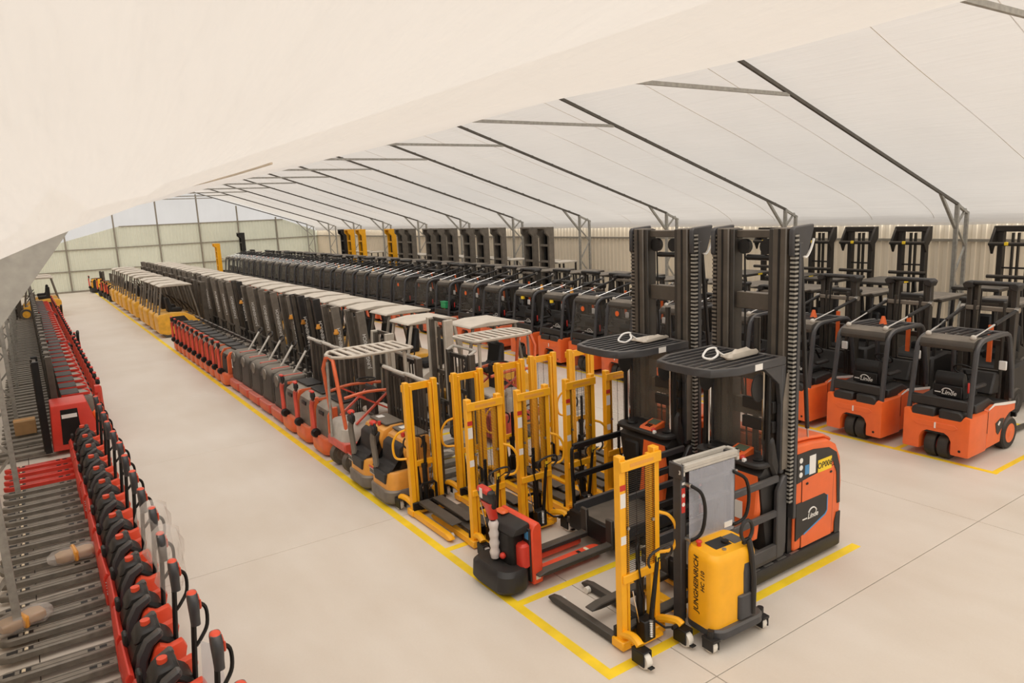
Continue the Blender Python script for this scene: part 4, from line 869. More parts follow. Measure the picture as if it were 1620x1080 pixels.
BG, BY, BB = Proto(make_boxmast('mast_grey')), Proto(make_boxmast('yellow')), Proto(make_boxmast('charcoal'))
gi = 0
for px_y in (24.36, 25.49, 27.97, 29.46, 30.75, 32.44, 33.66, 34.80, 37.12, 38.35):
    BG.at(18.6, px_y + 0.25, 0, 'reach truck with dusty grey ladder mast by the cream wall, %s from the near end' % ORD[gi], 'tall masts by the right wall'); gi += 1
for k, y in enumerate((39.75, 44.3, 46.2)):
    BY.at(18.6, y + 0.25, 0, 'reach truck with yellow ladder mast by the cream wall, %s from the near end' % ORD[k], 'tall masts by the right wall')
BB.at(18.6, 47.65, 0, 'reach truck with dark ladder mast beyond the yellow ones by the cream wall', 'tall masts by the right wall')
BB.at(14.6, 58.9, 0, 'reach truck with single dark ladder mast before the sage back wall', 'tall masts by the right wall')
yb = BY.at(13.0, 60.3, 0, 'reach truck with yellow ladder mast before the sage back wall', 'tall masts by the right wall', skip=('nothing',))

yb.scale = (1, 1, 0.80)
# ================================================================ centre block and left row
def ribbed_mast(t, x, wid, h, tube=True, m='mast_brown'):
    for s in (-1, 1):
        obj('mast_rail', MB().box(x - 0.05, x + 0.07, s * wid / 2 - 0.05, s * wid / 2 + 0.05, 0.1, h), m, t, bevel=0.006)
        obj('inner_rail', MB().box(x, x + 0.09, s * (wid / 2 - 0.085) - 0.03, s * (wid / 2 - 0.085) + 0.03, 0.12, h - 0.04), 'mast_dark', t, bevel=0.005)
    k = 5
    for i in range(k):
        y = -wid / 2 + 0.16 + (wid - 0.32) * i / (k - 1)
        obj('mast_hose', MB().cyl((x - 0.03, y, 0.45), (x - 0.03, y, h - 0.10), 0.016, 6), 'mast_brown' if i % 2 else 'mast_dark', t)
    for z in (0.5, 1.1, h - 0.12): obj('mast_crossbar', MB().box(x - 0.01, x + 0.05, -wid / 2, wid / 2, z, z + 0.07), 'mast_dark', t, smooth=False)
    if tube: obj('mast_top_tube', MB().tube(spline([(x + 0.06, -wid / 2, h - 0.02), (x - 0.06, -wid / 2, h + 0.04), (x - 0.10, -wid / 2 + 0.08, h + 0.05), (x - 0.10, wid / 2 - 0.08, h + 0.05), (x - 0.06, wid / 2, h + 0.04), (x + 0.06, wid / 2, h - 0.02)], 3), 0.03, 8), 'pale_grey', t)
def legs(t, x0, x1, yo, m='fork_steel', h=0.12):
    for s in (-1, 1):
        obj('fork', MB().prism([(x0, 0.05), (x1 - 0.1, 0.05), (x1, 0.08), (x1 - 0.1, h), (x0, h + 0.01)], 'y', s * yo - 0.085, s * yo + 0.085), m, t, bevel=0.01)

# ---- pedestrian stacker, forks +x, tiller at -x
def make_tiller(wd, bodym, base, lodm, mast_h, tube, platform=False):
    t = thing('tiller_stacker', 'x', 'stacker')
    h = wd / 2
    def ring(z, g0, x0, x1, r, dz=0.0): return [(x, y, z + dz * (x - x0)) for x, y in rrect(x0 + g0, x1, -h + g0, h - g0, r, 5)]
    obj('base_skirt', MB().loft([ring(0.05, 0.02, -0.50, 0.24, 0.16), ring(0.10, 0.0, -0.50, 0.24, 0.16), ring(0.34, 0.0, -0.50, 0.24, 0.16), ring(0.38, 0.02, -0.50, 0.24, 0.16)]), base, t)
    bd = obj('body', MB().loft([ring(0.36, 0.02, -0.42, 0.24, 0.12), ring(0.80, 0.02, -0.40, 0.24, 0.12), ring(0.90, 0.035, -0.38, 0.24, 0.10, 0.06), ring(0.97, 0.08, -0.32, 0.24, 0.06, 0.06)]), bodym, t)
    obj('lid', MB().box(-0.10, 0.25, -h + 0.06, h - 0.06, 1.0, 1.035), 'charcoal', bd, bevel=0.012)
    obj('lid_edge', MB().box(-0.30, 0.24, h - 0.07, h - 0.05, 0.96, 1.02), base, bd, bevel=0.004)
    obj('key_panel', MB().box(-0.398, -0.375, -0.16, 0.10, 0.78, 0.86), 'black', bd, bevel=0.008)
    obj('side_shell', MB().prism([(-0.40, 0.36), (-0.39, 0.84), (-0.30, 0.98), (-0.18, 0.98), (-0.20, 0.36)], 'y', -h - 0.005, -h + 0.04), base, t, bevel=0.015)
    tl = obj('tiller_arm', MB().tube(spline([(-0.50, 0.10, 0.42), (-0.50, 0.13, 0.70), (-0.50, 0.14, 0.94), (-0.49, 0.10, 1.06)], 3), [0.05, 0.048, 0.045, 0.042, 0.04, 0.04, 0.042, 0.046, 0.05, 0.05], 8), 'red_worn', t)
    obj('tiller_joint', MB().lathe([(0.0, -0.06), (0.07, -0.06), (0.09, -0.02), (0.09, 0.04), (0.05, 0.07), (0.0, 0.07)], (-0.50, 0.04, 0.42), 'y', 14), 'black', tl)
    obj('tiller_loop', MB().tube([(-0.49, 0.08 + 0.085 * math.cos(a), 1.16 + 0.085 * math.sin(a)) for a in [2 * PI * i / 10 for i in range(10)]], 0.02, 6, closed=True), 'black', tl)
    obj('tiller_head', MB().box(-0.53, -0.44, 0.03, 0.13, 1.10, 1.22), 'charcoal', tl, bevel=0.025)
    obj('tiller_cap', MB().box(-0.53, -0.46, 0.0, 0.16, 1.225, 1.26), 'red', tl, bevel=0.012)
    ribbed_mast(t, 0.36, wd * 0.92, mast_h, tube)
    legs(t, 0.40, 1.45, 0.19, 'fork_steel')
    if platform:
        pf = obj('folding_platform', MB().prism([(-0.62, 0.2), (-0.56, 0.2), (-0.56, 0.95), (-0.62, 0.95)], 'y', -0.26, 0.26), 'red', t, bevel=0.02)
        obj('platform_hoop', MB().tube(spline([(-0.55, -0.26, 0.3), (-0.58, -0.27, 1.1), (-0.60, -0.2, 1.25), (-0.60, 0.2, 1.25), (-0.58, 0.27, 1.1), (-0.55, 0.26, 0.3)], 3), 0.035, 8), 'black', pf)
    return t
TA = Proto(make_tiller(0.82, 'mast_grey', 'orange_worn', 0, 1.88, True))
TB = Proto(make_tiller(0.66, 'charcoal_dusty', 'orange_worn', 1, 1.0, False))
TL = Proto(make_tiller(0.70, 'mast_grey', 'red', 1, 1.9, False))
TP = Proto(make_tiller(0.74, 'charcoal', 'red', 1, 1.9, False, True))
for i, y in enumerate((13.28, 14.30, 15.22)):
    TA.at(4.78, y, random.uniform(-.02, .02), 'dusty grey stacker with thick red tiller on the aisle line, %s from the near end' % ORD[i], 'grey stackers with red tillers')
for i in range(11):
    TB.at(4.74, 21.05 + 0.735 * i, random.uniform(-.04, .04), 'slim stacker with upright red tiller by the aisle line, %s from the near end' % ORD[i], 'slim stackers with red tillers')

# ---- tall-hooded grey stacker with folded handle
def make_greyhood():
    t = thing('hooded_stacker', 'x', 'stacker')
    h = 0.47
    def ring(z, g0, x0=-0.34): return [(x, y, z) for x, y in rrect(x0 + g0, 0.22, -h + g0, h - g0, 0.10, 5)]
    obj('base_skirt', MB().loft([[(x, y, z) for x, y in rrect(-0.44 + g0, 0.24, -h + g0, h - g0, 0.12, 5)] for z, g0 in ((0.06, 0.02), (0.10, 0), (0.27, 0), (0.29, 0.02))]), 'red_worn', t)
    hd = obj('hood', MB().loft([ring(0.27, 0.02), ring(0.35, 0.0), ring(0.92, 0.0, -0.33), ring(1.02, 0.02, -0.30), ring(1.07, 0.07, -0.26)]), 'charcoal_dusty', t)
    obj('hood_dial', MB().lathe([(0.0, -0.02), (0.05, -0.02), (0.10, 0.02), (0.13, 0.02), (0.13, -0.01), (0.0, -0.04)], (-0.335, 0.05, 0.92), 'x', 18), 'mast_grey', hd)
    obj('hood_rib', MB().box(-0.347, -0.335, 0.30, 0.32, 0.4, 0.85), 'charcoal', hd, bevel=0.004)
    obj('red_strip', MB().box(-0.22, 0.2, -0.2, -0.16, 1.06, 1.085), 'red_worn', hd, bevel=0.006)
    hn = obj('folded_handle', MB().bar((0.05, 0.05, 1.02), (0.42, 0.10, 1.52), 0.06, 0.035), 'pale_grey', t, bevel=0.008)
    obj('handle_grip', MB().tube(spline([(0.42, 0.0, 1.5), (0.46, -0.05, 1.56), (0.5, 0.1, 1.62), (0.46, 0.25, 1.56), (0.42, 0.2, 1.5)], 3), 0.02, 6), 'charcoal', hn)
    for s in (-1, 1):
        obj('mast_rail', MB().box(0.26, 0.36, s * 0.35 - 0.04, s * 0.35 + 0.04, 0.1, 1.1), 'mast_dark', t, bevel=0.006)
    obj('battery_box', MB().box(0.22, 0.60, -0.36, 0.36, 0.2, 0.85), 'charcoal_dusty', t, bevel=0.03)
    legs(t, 0.3, 1.5, 0.2)
    return t
GH = Proto(make_greyhood())
for i in range(5):
    o = GH.at(4.76, 16.18 + 0.98 * i, random.uniform(-.015, .015), 'dark grey hooded stacker on a red base, %s from the near end' % ORD[i], 'hooded grey stackers')
    if i == 4: obj('paint_mark', MB().box(-0.352, -0.346, 0.24, 0.28, 0.62, 0.84).box(-0.352, -0.346, 0.20, 0.30, 0.60, 0.64), 'print_white', o, smooth=False)

# ---- amber pallet stacker with black recess
def make_amber():
    t = thing('amber_stacker', 'x', 'stacker')
    h = 0.42
    obj('bumper', MB().loft([[(x, y, z) for x, y in rrect(-0.52 + g0, 0.28, -h + g0, h - g0, 0.2, 6)] for z, g0 in ((0.05, 0.03), (0.09, 0), (0.25, 0), (0.28, 0.02))]), 'mast_grey', t)
    bd = obj('body', MB().loft([[(x, y, z) for x, y in rrect(-0.48 + g0, 0.28, -h + 0.02 + g0, h - 0.02 - g0, 0.18, 6)] for z, g0 in ((0.27, 0), (0.52, 0.01), (0.56, 0.03))]), 'amber', t)
    pf = [(-0.10, 0.55), (-0.18, 0.85), (-0.12, 1.0), (0.04, 1.06), (0.28, 1.06), (0.28, 0.5), (-0.06, 0.5)]
    up = obj('rear_shell', MB().prism(pf, 'y', -h + 0.04, h - 0.04), 'amber', t, bevel=0.05, seg=2)
    obj('recess', MB().prism([(-0.47, 0.54), (-0.40, 0.62), (-0.28, 0.62), (-0.24, 0.9), (-0.16, 0.96), (-0.06, 0.96), (-0.06, 0.54)], 'y', -h + 0.12, h - 0.1), 'charcoal', t, bevel=0.04, seg=2)
    obj('recess_front', MB().prism([(-0.24, 0.36), (0.14, 0.36), (0.20, 0.55), (-0.28, 0.55)], 'x', -0.50, -0.44), 'charcoal', bd, bevel=0.02)
    obj('label_plate', MB().box(-0.486, -0.478, 0.16, 0.36, 0.40, 0.50), 'beige_dusty', bd, bevel=0.003)
    lettering('STILL', 0.075, 'print_black', bd, (-0.489, 0.26, 0.45), (PI / 2, 0, -PI / 2))
    obj('label_edge', MB().box(-0.487, -0.478, 0.14, 0.38, 0.50, 0.525), 'red', bd, smooth=False)
    obj('lid', MB().box(-0.05, 0.28, -h + 0.08, h - 0.08, 1.05, 1.09), 'charcoal_dusty', t, bevel=0.015)
    obj('stop_button', MB().cyl((-0.06, -0.1, 1.03), (-0.06, -0.1, 1.09), 0.035, 10), 'red', t)
    obj('paper_label', MB().box(0.02, 0.14, 0.1, 0.24, 1.09, 1.094), 'print_white', t, smooth=False)
    tl = obj('tiller_arm', MB().tube(spline([(-0.46, 0.12, 0.56), (-0.47, 0.13, 0.8), (-0.48, 0.14, 1.02), (-0.46, 0.12, 1.14)], 3), [0.05] * 10, 8), 'mast_grey', t)
    obj('tiller_head', MB().box(-0.52, -0.42, 0.02, 0.2, 1.10, 1.26), 'charcoal', tl, bevel=0.035)
    obj('tiller_loop', MB().tube([(-0.47, 0.10 + 0.09 * math.cos(a), 1.20 + 0.10 * math.sin(a)) for a in [2 * PI * i / 10 for i in range(10)]], 0.02, 6, closed=True), 'black', tl)
    obj('tiller_cap', MB().ball((-0.46, 0.12, 1.29), 0.06, 1, 1.3, 0.7), 'red', tl)
    ribbed_mast(t, 0.40, 0.80, 1.86, True)
    legs(t, 0.4, 1.5, 0.2)
    return t
AM = Proto(make_amber())
AM.at(4.72, 10.26, 0.0, 'orange stacker with black recess and grey bumper, next to the yellow hand stacker', 'orange stackers with grey bumpers')
AM.at(4.70, 11.13, 0.0, 'orange stacker with black recess and grey bumper, next to the red caged truck', 'orange stackers with grey bumpers')

# ---- red stand-on truck with pale slatted roof
def make_caged():
    t = thing('caged_truck', 'x', 'truck')
    obj('frame', MB().prism([(-0.62, 0.42), (-0.62, 0.60), (0.5, 0.60), (0.5, 0.12), (-0.12, 0.12), (-0.22, 0.36)], 'y', -0.42, 0.42), 'red_worn', t, bevel=0.03)
    obj('battery_cover', MB().loft([[(x, y, z) for x, y in rrect(-0.60 + g0, 0.15, -0.40 + g0, 0.40 - g0, 0.15, 5)] for z, g0 in ((0.58, 0), (0.82, 0.0), (0.90, 0.05))]), 'pale_grey', t)
    for s in (-1, 1):
        wheel(t, 'rear_wheel', (-0.42, s * 0.30, 0.21), 0.21, 0.15, 'rubber_dusty', 'mast_grey')
        obj('hoop_post', MB().tube([(-0.50, s * 0.34, 0.58), (-0.62, s * 0.30, 1.85), (-0.60, s * 0.18, 2.06), (-0.60, 0.0, 2.10)], 0.034, 6), 'orange_worn', t)
        obj('roof_post', MB().tube([(0.72, s * 0.36, 0.6), (0.70, s * 0.34, 2.06)], 0.035, 6), 'beige_dusty', t)
        obj('side_brace', MB().tube(spline([(-0.52, s * 0.36, 1.40), (-0.1, s * 0.38, 1.45), (0.5, s * 0.38, 1.40)], 3), 0.03, 6), 'orange_worn', t)
        obj('side_brace', MB().bar((-0.3, s * 0.38, 1.42), (0.5, s * 0.38, 0.95), 0.05, 0.03), 'red_worn', t)
        obj('side_brace', MB().bar((-0.35, s * 0.38, 0.9), (0.35, s * 0.38, 1.42), 0.05, 0.03), 'red_worn', t)
    obj('silver_pole', MB().cyl((-0.64, 0.10, 0.62), (-0.62, 0.06, 2.0), 0.026, 8), 'galvanised', t)
    rf = obj('roof_frame', MB().tube([(-0.60, -0.16, 2.11), (-0.5, -0.34, 2.12), (-0.3, -0.42, 2.12), (0.80, -0.42, 2.12), (0.84, -0.38, 2.12), (0.84, 0.38, 2.12), (0.80, 0.42, 2.12), (-0.3, 0.42, 2.12), (-0.5, 0.34, 2.12), (-0.60, 0.16, 2.11)], 0.032, 6, closed=True), 'beige_dusty', t)
    for i in range(8):
        x = -0.42 + 0.16 * i; obj('roof_slat', MB().box(x - 0.04, x + 0.04, -0.40, 0.40, 2.115, 2.14), 'beige_dusty', rf, bevel=0.004)
    obj('seat', MB().box(0.05, 0.5, -0.3, 0.3, 0.92, 1.02), 'beige_dusty', t, bevel=0.03)
    obj('back_panel', MB().box(0.05, 0.12, -0.34, 0.1, 0.9, 1.5), 'charcoal', t, bevel=0.03)
    obj('steering_wheel', MB().tube([(0.1 + 0.17 * math.cos(a), 0.1 + 0.17 * math.sin(a), 1.56) for a in [2 * PI * i / 12 for i in range(12)]], 0.018, 6, closed=True), 'black', t)
    ribbed_mast(t, 0.92, 0.82, 1.9, True)
    legs(t, 0.95, 1.34, 0.2)
    return t
CG = Proto(make_caged())
CG.at(4.86, 12.14, 0.0, 'red caged truck with pale slatted roof on the aisle line beside the orange stackers', 'red caged trucks')
CG.at(7.60, 11.70, PI, 'red caged truck with pale slatted roof behind the yellow hand stackers', 'red caged trucks')

# ---- sheet-roofed counterbalance forklift, mast +x
def make_jh(body, post, lod, mast_h, lean, txt, m='mast_grey'):
    t = thing('sheet_roof_forklift', 'x', 'forklift')
    bd = obj('body', MB().prism([(-1.0, 0.20), (-1.02, 0.86), (-0.92, 0.98), (-0.45, 1.02), (0.05, 0.98), (0.50, 0.70), (0.72, 0.66), (0.72, 0.22), (0.2, 0.18), (-0.7, 0.10)], 'y', -0.55, 0.55), body, t, bevel=0.06, seg=2)
    obj('side_panel', MB().prism([(-0.55, 0.45), (-0.55, 0.85), (0.0, 0.85), (0.25, 0.5)], 'y', -0.556, 0.556), 'charcoal', bd, bevel=0.004)
    obj('floor_plate', MB().box(0.0, 0.62, -0.45, 0.45, 0.62, 0.70), 'charcoal_dusty', t, bevel=0.01)
    obj('seat', MB().prism([(-0.55, 1.0), (0.0, 1.0), (0.0, 1.16), (-0.38, 1.16), (-0.46, 1.62), (-0.58, 1.62)], 'y', -0.26, 0.26), 'seat_black', t, bevel=0.04)
    for s in (-1, 1):
        wheel(t, 'front_wheel', (0.62, s * 0.46, 0.30), 0.30, 0.2, 'rubber_dusty', body, n=16 if lod == 0 else 10)
        wheel(t, 'rear_wheel', (-0.66, s * 0.44, 0.24), 0.24, 0.17, 'rubber_dusty', 'mast_grey', n=14 if lod == 0 else 10)
        obj('guard_post', MB().bar((-0.92, s * 0.46, 0.95), (-0.72, s * 0.44, 2.08), 0.10, 0.06), post, t, bevel=0.01)
        obj('guard_post', MB().bar((0.62, s * 0.46, 0.66), (0.34, s * 0.44, 2.08), 0.06, 0.06), post, t, bevel=0.01)
        obj('fork', MB().prism([(1.02, 0.06), (1.95, 0.06), (2.1, 0.075), (1.95, 0.095), (1.08, 0.11), (1.08, 0.6), (1.02, 0.6)], 'y', s * 0.25 - 0.05, s * 0.25 + 0.05), 'fork_black', t, bevel=0.006)
    obj('guard_roof', MB().prism([(-0.80, 2.07), (-0.82, 2.11), (-0.6, 2.17), (0.0, 2.18), (0.42, 2.13), (0.46, 2.08)], 'y', -0.50, 0.50), 'beige_dusty', t, bevel=0.015)
    ml = bpy.data.objects.new('mast_assembly', None); C.objects.link(ml); ml.parent = t
    ml.location = (0.80, 0, 0.2); ml.rotation_euler = (0, lean, 0)
    H = mast_h - 0.2
    for s in (-1, 1):
        r = obj('mast_rail', MB().box(0.0, 0.20, s * 0.37 - 0.045, s * 0.37 + 0.045, -0.1, H), m, ml, bevel=0.008)
        obj('inner_rail', MB().box(0.08, 0.18, s * 0.28 - 0.03, s * 0.28 + 0.03, -0.08, H - 0.03), 'mast_brown', ml, bevel=0.005)
        obj('lift_cylinder', MB().cyl((0.02, s * 0.20, 0.0), (0.02, s * 0.20, H - 0.2), 0.035, 8), 'mast_brown', ml)
        if txt:
            lettering('JUNGHEINRICH', 0.125, 'print_white', ml, (0.10, s * 0.417, H * 0.52), (PI / 2, -PI / 2, PI if s > 0 else 0))
    for z in (0.2, 0.9, H - 0.08): obj('mast_crossbar', MB().box(0.02, 0.07, -0.36, 0.36, z, z + 0.08), 'mast_brown', ml, smooth=False)
    obj('fork_carriage', MB().box(0.19, 0.24, -0.46, 0.46, 0.0, 0.10).box(0.19, 0.24, -0.46, 0.46, 0.34, 0.42), 'black_dusty', ml, bevel=0.006)
    obj('steering_wheel', MB().tube([(0.22 + 0.10 * math.cos(a), 0.17 * math.sin(a), 1.30 - 0.10 * math.cos(a)) for a in [2 * PI * i / 12 for i in range(12)]], 0.016, 6, closed=True).cyl((0.22, 0, 1.3), (0.5, 0, 0.9), 0.025, 6), 'black', t)
    return t
JG = [Proto(make_jh('yellow_worn', 'mast_grey', 0, 2.28, 0.085, True)), Proto(make_jh('yellow_worn', 'charcoal', 0, 2.38, 0.085, True, 'charcoal')), Proto(make_jh('yellow_worn', 'mast_grey', 1, 2.32, 0.07, False))]
ys = [16.75, 18.2, 19.5, 20.8, 22.2, 23.7, 25.2, 26.7, 28.1, 29.6, 31.1, 32.6, 34.1, 35.6, 37.1, 38.6, 40.1, 41.6, 43.1, 44.6, 46.1, 47.6, 49.1, 50.6, 52.1]
for i, y in enumerate(ys):
    pr = JG[1] if i in (2, 3, 8) else (JG[0] if i < 13 else JG[2])
    o = pr.at(7.62 + random.uniform(-.06, .06), y, PI + random.uniform(-.02, .02), 'sheet-roofed forklift with mast to the aisle, %s of the middle row from near end' % ORD[i], 'sheet-roofed forklifts in the middle row')
    if i in (1, 2, 3, 4): obj('beacon', MB().cyl((1.1, 0.42, 1.55), (1.1, 0.42, 1.6), 0.07, 10).cyl((1.1, 0.42, 1.6), (1.1, 0.42, 1.68), 0.055, 10, 0.04), 'amber', o)
JD = Proto(make_jh('beige_dusty', 'beige_dusty', 0, 1.95, -0.02, False, 'beige_dusty')); JD2 = Proto(make_jh('yellow_worn', 'mast_grey', 0, 2.32, 0.0, False, 'beige_dusty'))
JD.at(7.35, 14.85, PI, 'very dusty beige forklift with short mast behind the red caged truck', 'dusty forklifts behind the stackers')
JD2.at(8.05, 13.35, PI, 'dusty forklift with tall bare mast behind the yellow hand stackers', 'dusty forklifts behind the stackers')
# yellow forklifts with counterweight to the aisle
YF = [Proto(make_jh('yellow_worn', 'mast_grey', 0, 2.15, 0.0, False, 'mast_brown'))]
for i, y in enumerate((32.55, 34.0, 35.7, 37.2, 39.6, 41.4, 43.6, 45.4, 47.4, 49.4)):
    YF[0].at(5.28, y, random.uniform(-.03, .03), 'yellow forklift with grey cab posts, counterweight to the aisle, %s from the near end' % ORD[i], 'yellow forklifts on the aisle line')

# ---- yellow pallet stackers at the far end
TY = Proto(make_tiller(0.74, 'yellow', 'charcoal', 1, 1.5, False))
for i, (x, y, rz) in enumerate(((4.75, 51.5, 0), (4.75, 53.0, 0), (4.7, 54.6, 0), (4.6, 56.3, 0), (4.4, 60.2, 0.2))):
    TY.at(x, y, rz, ['yellow tiller stacker beyond the yellow forklifts, %s from them' % ORD[i], 'yellow tiller stacker standing apart at the sage back wall'][i == 4], 'yellow tiller stackers at the far end')

# ================================================================ left row
def make_pallet(forkm):
    t = thing('pallet_truck', 'x', 'pallet truck')
    ch = obj('chassis_plate', MB().prism([(0.0, 0.06), (0.0, 0.44), (0.04, 0.48), (0.08, 0.42), (0.09, 0.06)], 'y', -0.34, 0.34), 'red', t, bevel=0.012)
    lettering('MT15', 0.075, 'print_white', ch, (0.045, 0.3425, 0.28), (PI / 2, PI / 2, PI))
    for s in (-1, 1):
        y = s * 0.185
        f = obj('fork', MB().prism([(0.08, -0.08 + y), (1.05, -0.08 + y), (1.15, -0.045 + y), (1.17, 0 + y), (1.15, 0.045 + y), (1.05, 0.08 + y), (0.08, 0.08 + y)], 'z', 0.05, 0.13), forkm, t, bevel=0.012)
        obj('fork_groove', MB().box(0.12, 1.0, y - 0.045, y - 0.037, 0.129, 0.132), 'fork_black', f, smooth=False)
        obj('fork_groove', MB().box(0.12, 1.0, y + 0.037, y + 0.045, 0.129, 0.132), 'fork_black', f, smooth=False)
        for x0 in (0.84, 0.98):
            obj('fork_slot', MB().box(x0, x0 + 0.10, y - 0.03, y + 0.03, 0.128, 0.1325), 'black', f, smooth=False)
        obj('fork_roller', MB().cyl((0.905, y - 0.028, 0.105), (0.905, y + 0.028, 0.105), 0.034, 10), 'roller_cream', f)
        for x0 in (0.16, 0.27): obj('fork_slot', MB().box(x0, x0 + 0.07, y - 0.025, y + 0.025, 0.128, 0.1325), 'black', f, smooth=False)
    # hood: dark core under a lid, a grey arch band and red cheek on either side
    obj('hood', MB().prism([(0.0, 0.12), (0.0, 0.46), (-0.06, 0.60), (-0.15, 0.67), (-0.27, 0.65), (-0.38, 0.56), (-0.42, 0.40), (-0.42, 0.12)], 'y', -0.17, 0.17), 'black', t, bevel=0.03)
    for s in (-1, 1):
        ar = [(-0.005, 0.12), (-0.01, 0.36), (-0.05, 0.53), (-0.13, 0.67), (-0.27, 0.745), (-0.30, 0.68), (-0.20, 0.60), (-0.135, 0.47), (-0.11, 0.32), (-0.11, 0.12)]
        obj('hood_arch', MB().prism(ar, 'y', s * 0.19 - 0.05, s * 0.19 + 0.05), 'guard_grey', t, bevel=0.02)
        ck = obj('hood_cheek', MB().prism([(-0.125, 0.22), (-0.15, 0.44), (-0.20, 0.57), (-0.25, 0.60), (-0.33, 0.55), (-0.45, 0.58), (-0.48, 0.50), (-0.43, 0.28), (-0.36, 0.2), (-0.15, 0.18)], 'y', s * 0.215 - 0.05, s * 0.215 + 0.05), 'red_orange', t, bevel=0.025, seg=2)
        for i in range(3): obj('cheek_vent', MB().box(-0.32, -0.20, s * 0.266 - 0.002, s * 0.266 + 0.002, 0.26 + 0.05 * i, 0.272 + 0.05 * i), 'print_black', ck, smooth=False)
    obj('battery_lid', MB().prism([(-0.30, 0.66), (-0.27, 0.75), (-0.10, 0.72), (-0.03, 0.60)], 'y', -0.14, 0.14), 'charcoal', t, bevel=0.025)
    obj('red_button', MB().cyl((-0.17, 0.0, 0.73), (-0.17, 0.0, 0.775), 0.045, 12), 'red_orange', t)
    obj('drive_wheel', MB().lathe([(0.03, -0.035), (0.10, -0.035), (0.11, 0.0), (0.10, 0.035), (0.03, 0.035)], (-0.28, 0.0, 0.11), 'y', 14), 'rubber', t)
    obj('side_latch', MB().box(-0.02, 0.03, -0.32, -0.2, 0.44, 0.58), 'charcoal', t, bevel=0.015)
    tl = obj('tiller_arm', MB().tube([(-0.40, 0.04, 0.38), (-0.46, 0.05, 1.10)], 0.024, 8), 'black', t)
    obj('tiller_cable', MB().tube(spline([(-0.50, 0.03, 1.20), (-0.57, 0.02, 1.12), (-0.565, 0.03, 0.96), (-0.50, 0.05, 0.86), (-0.45, 0.05, 0.80)], 4), 0.018, 6), 'black', tl)
    hd = obj('tiller_head', MB().loft([[(-0.47 + 0.9 * u, 0.05 + v, z) for u, v in rrect(-0.045, 0.045, -w_, w_, 0.035, 3)] for z, w_ in ((1.00, 0.042), (1.08, 0.055), (1.15, 0.085), (1.21, 0.10), (1.27, 0.095), (1.31, 0.06))]), 'guard_grey', tl)
    obj('tiller_face', MB().prism([(-0.055, 1.16), (-0.07, 1.26), (0.0, 1.23), (0.07, 1.26), (0.055, 1.16), (0.0, 1.13)], 'x', -0.53, -0.508), 'red_orange', tl, bevel=0.008).location = (0, 0.05, 0)
    obj('tiller_cap', MB().ball((-0.47, 0.05, 1.30), 0.05, 0.9, 1.3, 0.5), 'red_orange', tl)
    return t
PT = Proto(make_pallet('fork_steel')); PTR = Proto(make_pallet('red'))
LY = [4.95, 5.74, 6.55, 7.33, 8.12, 8.95, 9.70, 10.52, 11.35, 12.12, 12.88, 13.62, 14.36]
GL = 'red and black pallet trucks in the left row'
for i, y in enumerate(LY):
    PT.at(0.37 + random.uniform(-.03, .03), y, PI + random.uniform(-.03, .03), 'grey-forked pallet truck, %s in the left row from the near end' % ORD[i], GL)
PTR.at(0.37, 15.12, PI, 'pallet truck with bright red forks in the left row before the big red stacker', GL)
PTR.at(0.37, 15.90, PI, 'pallet truck with bright red forks tight against the big red stacker', GL)
# film wrapped over two tillers
for k, (x, y, sc) in enumerate(((0.87, 8.95, 1.0), (0.87, 8.10, 0.95))):
    rings = []
    for z, r in ((0.62, 0.10), (0.75, 0.15), (0.9, 0.13), (1.05, 0.15), (1.18, 0.17), (1.30, 0.14), (1.37, 0.06)):
        rings.append([(x + r * sc * (1 + 0.22 * math.sin(5 * a + 9 * z)) * math.cos(a), y + 0.85 * r * sc * (1 + 0.2 * math.cos(4 * a + 7 * z)) * math.sin(a), z) for a in [2 * PI * i / 18 for i in range(18)]])
    tag(obj('film_wrap', MB().loft(rings), 'wrap_film'), ['crumpled clear film bag over a tiller, farther of the two', 'crumpled clear film bag over a tiller, nearer of the two'][k], 'plastic film')
for k, (x, y, z, a) in enumerate(((0.06, 10.9, 0.14, 0.1), (-0.55, 9.35, 0.14, 0.4))):
    t = thing('wrapped_parcel', ['film-wrapped parcel lying across grey forks near the red hoods', 'film-wrapped parcel lying on grey fork tips by the steel column'][k], 'parcel', (x, y, z), a)
    obj('contents', MB().loft([[(u, v * s, w_ * s + 0.07) for v, w_ in rrect(-0.12, 0.12, -0.06, 0.06, 0.04, 3)] for u, s in ((-0.22, 0.7), (-0.15, 1.0), (0.0, 0.85), (0.14, 1.0), (0.22, 0.75))]), 'cardboard', t)
    obj('film', MB().loft([[(u, v * s * (1 + 0.15 * math.sin(20 * u + 3 * i)), w_ * s + 0.075) for i, (v, w_) in enumerate(rrect(-0.14, 0.14, -0.075, 0.075, 0.05, 3))] for u, s in ((-0.32, 0.4), (-0.24, 0.9), (-0.1, 1.05), (0.05, 0.95), (0.18, 1.08), (0.30, 0.6))]), 'wrap_film', t)
    obj('tape', MB().box(-0.03, 0.03, -0.15, 0.15, 0.005, 0.158), 'amber', t, bevel=0.02)
tag(obj('paper_sheet', MB().poly([(0.80, 6.25, 0.55), (0.98, 6.22, 0.52), (0.94, 6.12, 0.95), (0.82, 6.2, 1.0)], [(0, 1, 2, 3)]).poly([(0.802, 6.256, 0.55), (0.982, 6.226, 0.52), (0.942, 6.126, 0.95), (0.822, 6.206, 1.0)], [(0, 3, 2, 1)]), 'clear_sheet', smooth=False), 'clear document sheet hanging between the two nearest tillers', 'sheet')
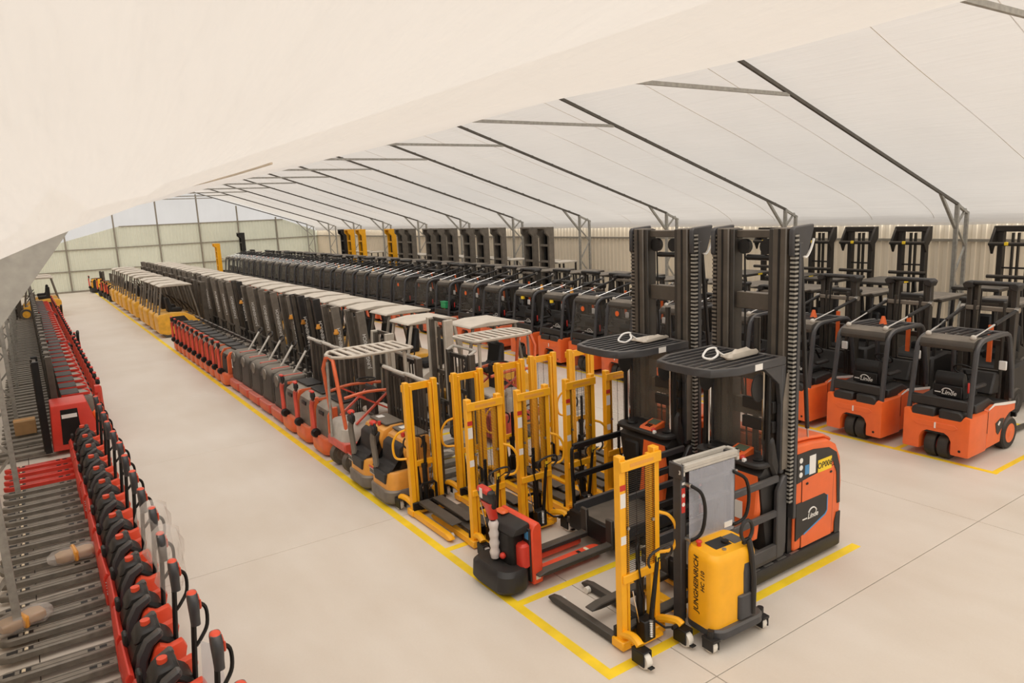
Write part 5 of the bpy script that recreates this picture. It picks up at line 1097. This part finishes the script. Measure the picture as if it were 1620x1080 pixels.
# big red stacker
t = thing('red_stacker', 'tall red stacker with black side window, largest machine in the left row', 'stacker', (0.48, 17.25, 0), PI)
bd = obj('body', MB().prism([(-0.34, 0.10), (-0.36, 0.6), (-0.24, 1.04), (0.40, 1.04), (0.46, 0.10)], 'y', -0.42, 0.42), 'red', t, bevel=0.03, seg=2)
obj('side_window', MB().prism([(-0.08, 0.22), (-0.06, 0.94), (0.24, 0.94), (0.28, 0.22)], 'y', 0.415, 0.428), 'black', bd, bevel=0.004)
obj('window_label', MB().box(-0.04, 0.23, 0.426, 0.431, 0.76, 0.84), 'print_white', bd, smooth=False)
obj('rear_lamp', MB().box(-0.42, -0.32, 0.2, 0.38, 0.55, 0.8), 'orange', t, bevel=0.04)
ribbed_mast(t, 0.52, 0.78, 1.98, False, 'black'); legs(t, 0.5, 1.5, 0.2)
obj('tiller_arm', MB().tube([(-0.38, 0.0, 0.5), (-0.48, 0.0, 1.15)], 0.04, 8).box(-0.54, -0.44, -0.08, 0.08, 1.12, 1.26), 'red', t)
i = 0; y = 18.25
while y < 44:
    pr = TP if i in (11, 24) else TL
    pr.at(0.56 if pr is TL else 0.62, y, PI + random.uniform(-.02, .02), ['grey-lidded red stacker with mast, %s beyond the big red stacker' % ORD[i], 'red stacker with folding platform and hoop, %s beyond the big red stacker' % ORD[i]][pr is TP], 'grey-lidded stackers in the left row')
    i += 1; y += 0.80 + random.uniform(-.02, .03)
for k, (x, yy) in enumerate(((0.5, 45.6), (0.5, 47.6))):
    YF[0].at(x, yy, PI, 'yellow forklift at the far end of the left row, %s one' % ['nearer', 'farther'][k], 'far forklifts of the left row')
BX = thing('cardboard_box', 'brown cardboard box on the fork legs between left masts', 'box', (-0.42, 18.9, 0.13))
obj('carton', MB().box(-0.2, 0.2, -0.2, 0.2, 0, 0.3), 'cardboard', BX, bevel=0.005); obj('tape', MB().box(-0.205, 0.205, -0.03, 0.03, 0.0, 0.303), 'amber', BX, smooth=False)
for pr in list(FK.values()) + [TA, TB, TL, TP, GH, AM, CG, JD, JD2, TY, PT, PTR, WF, LF, BG, BY, BB, stA, stB, pk, stC] + JG + YF: pr.done()
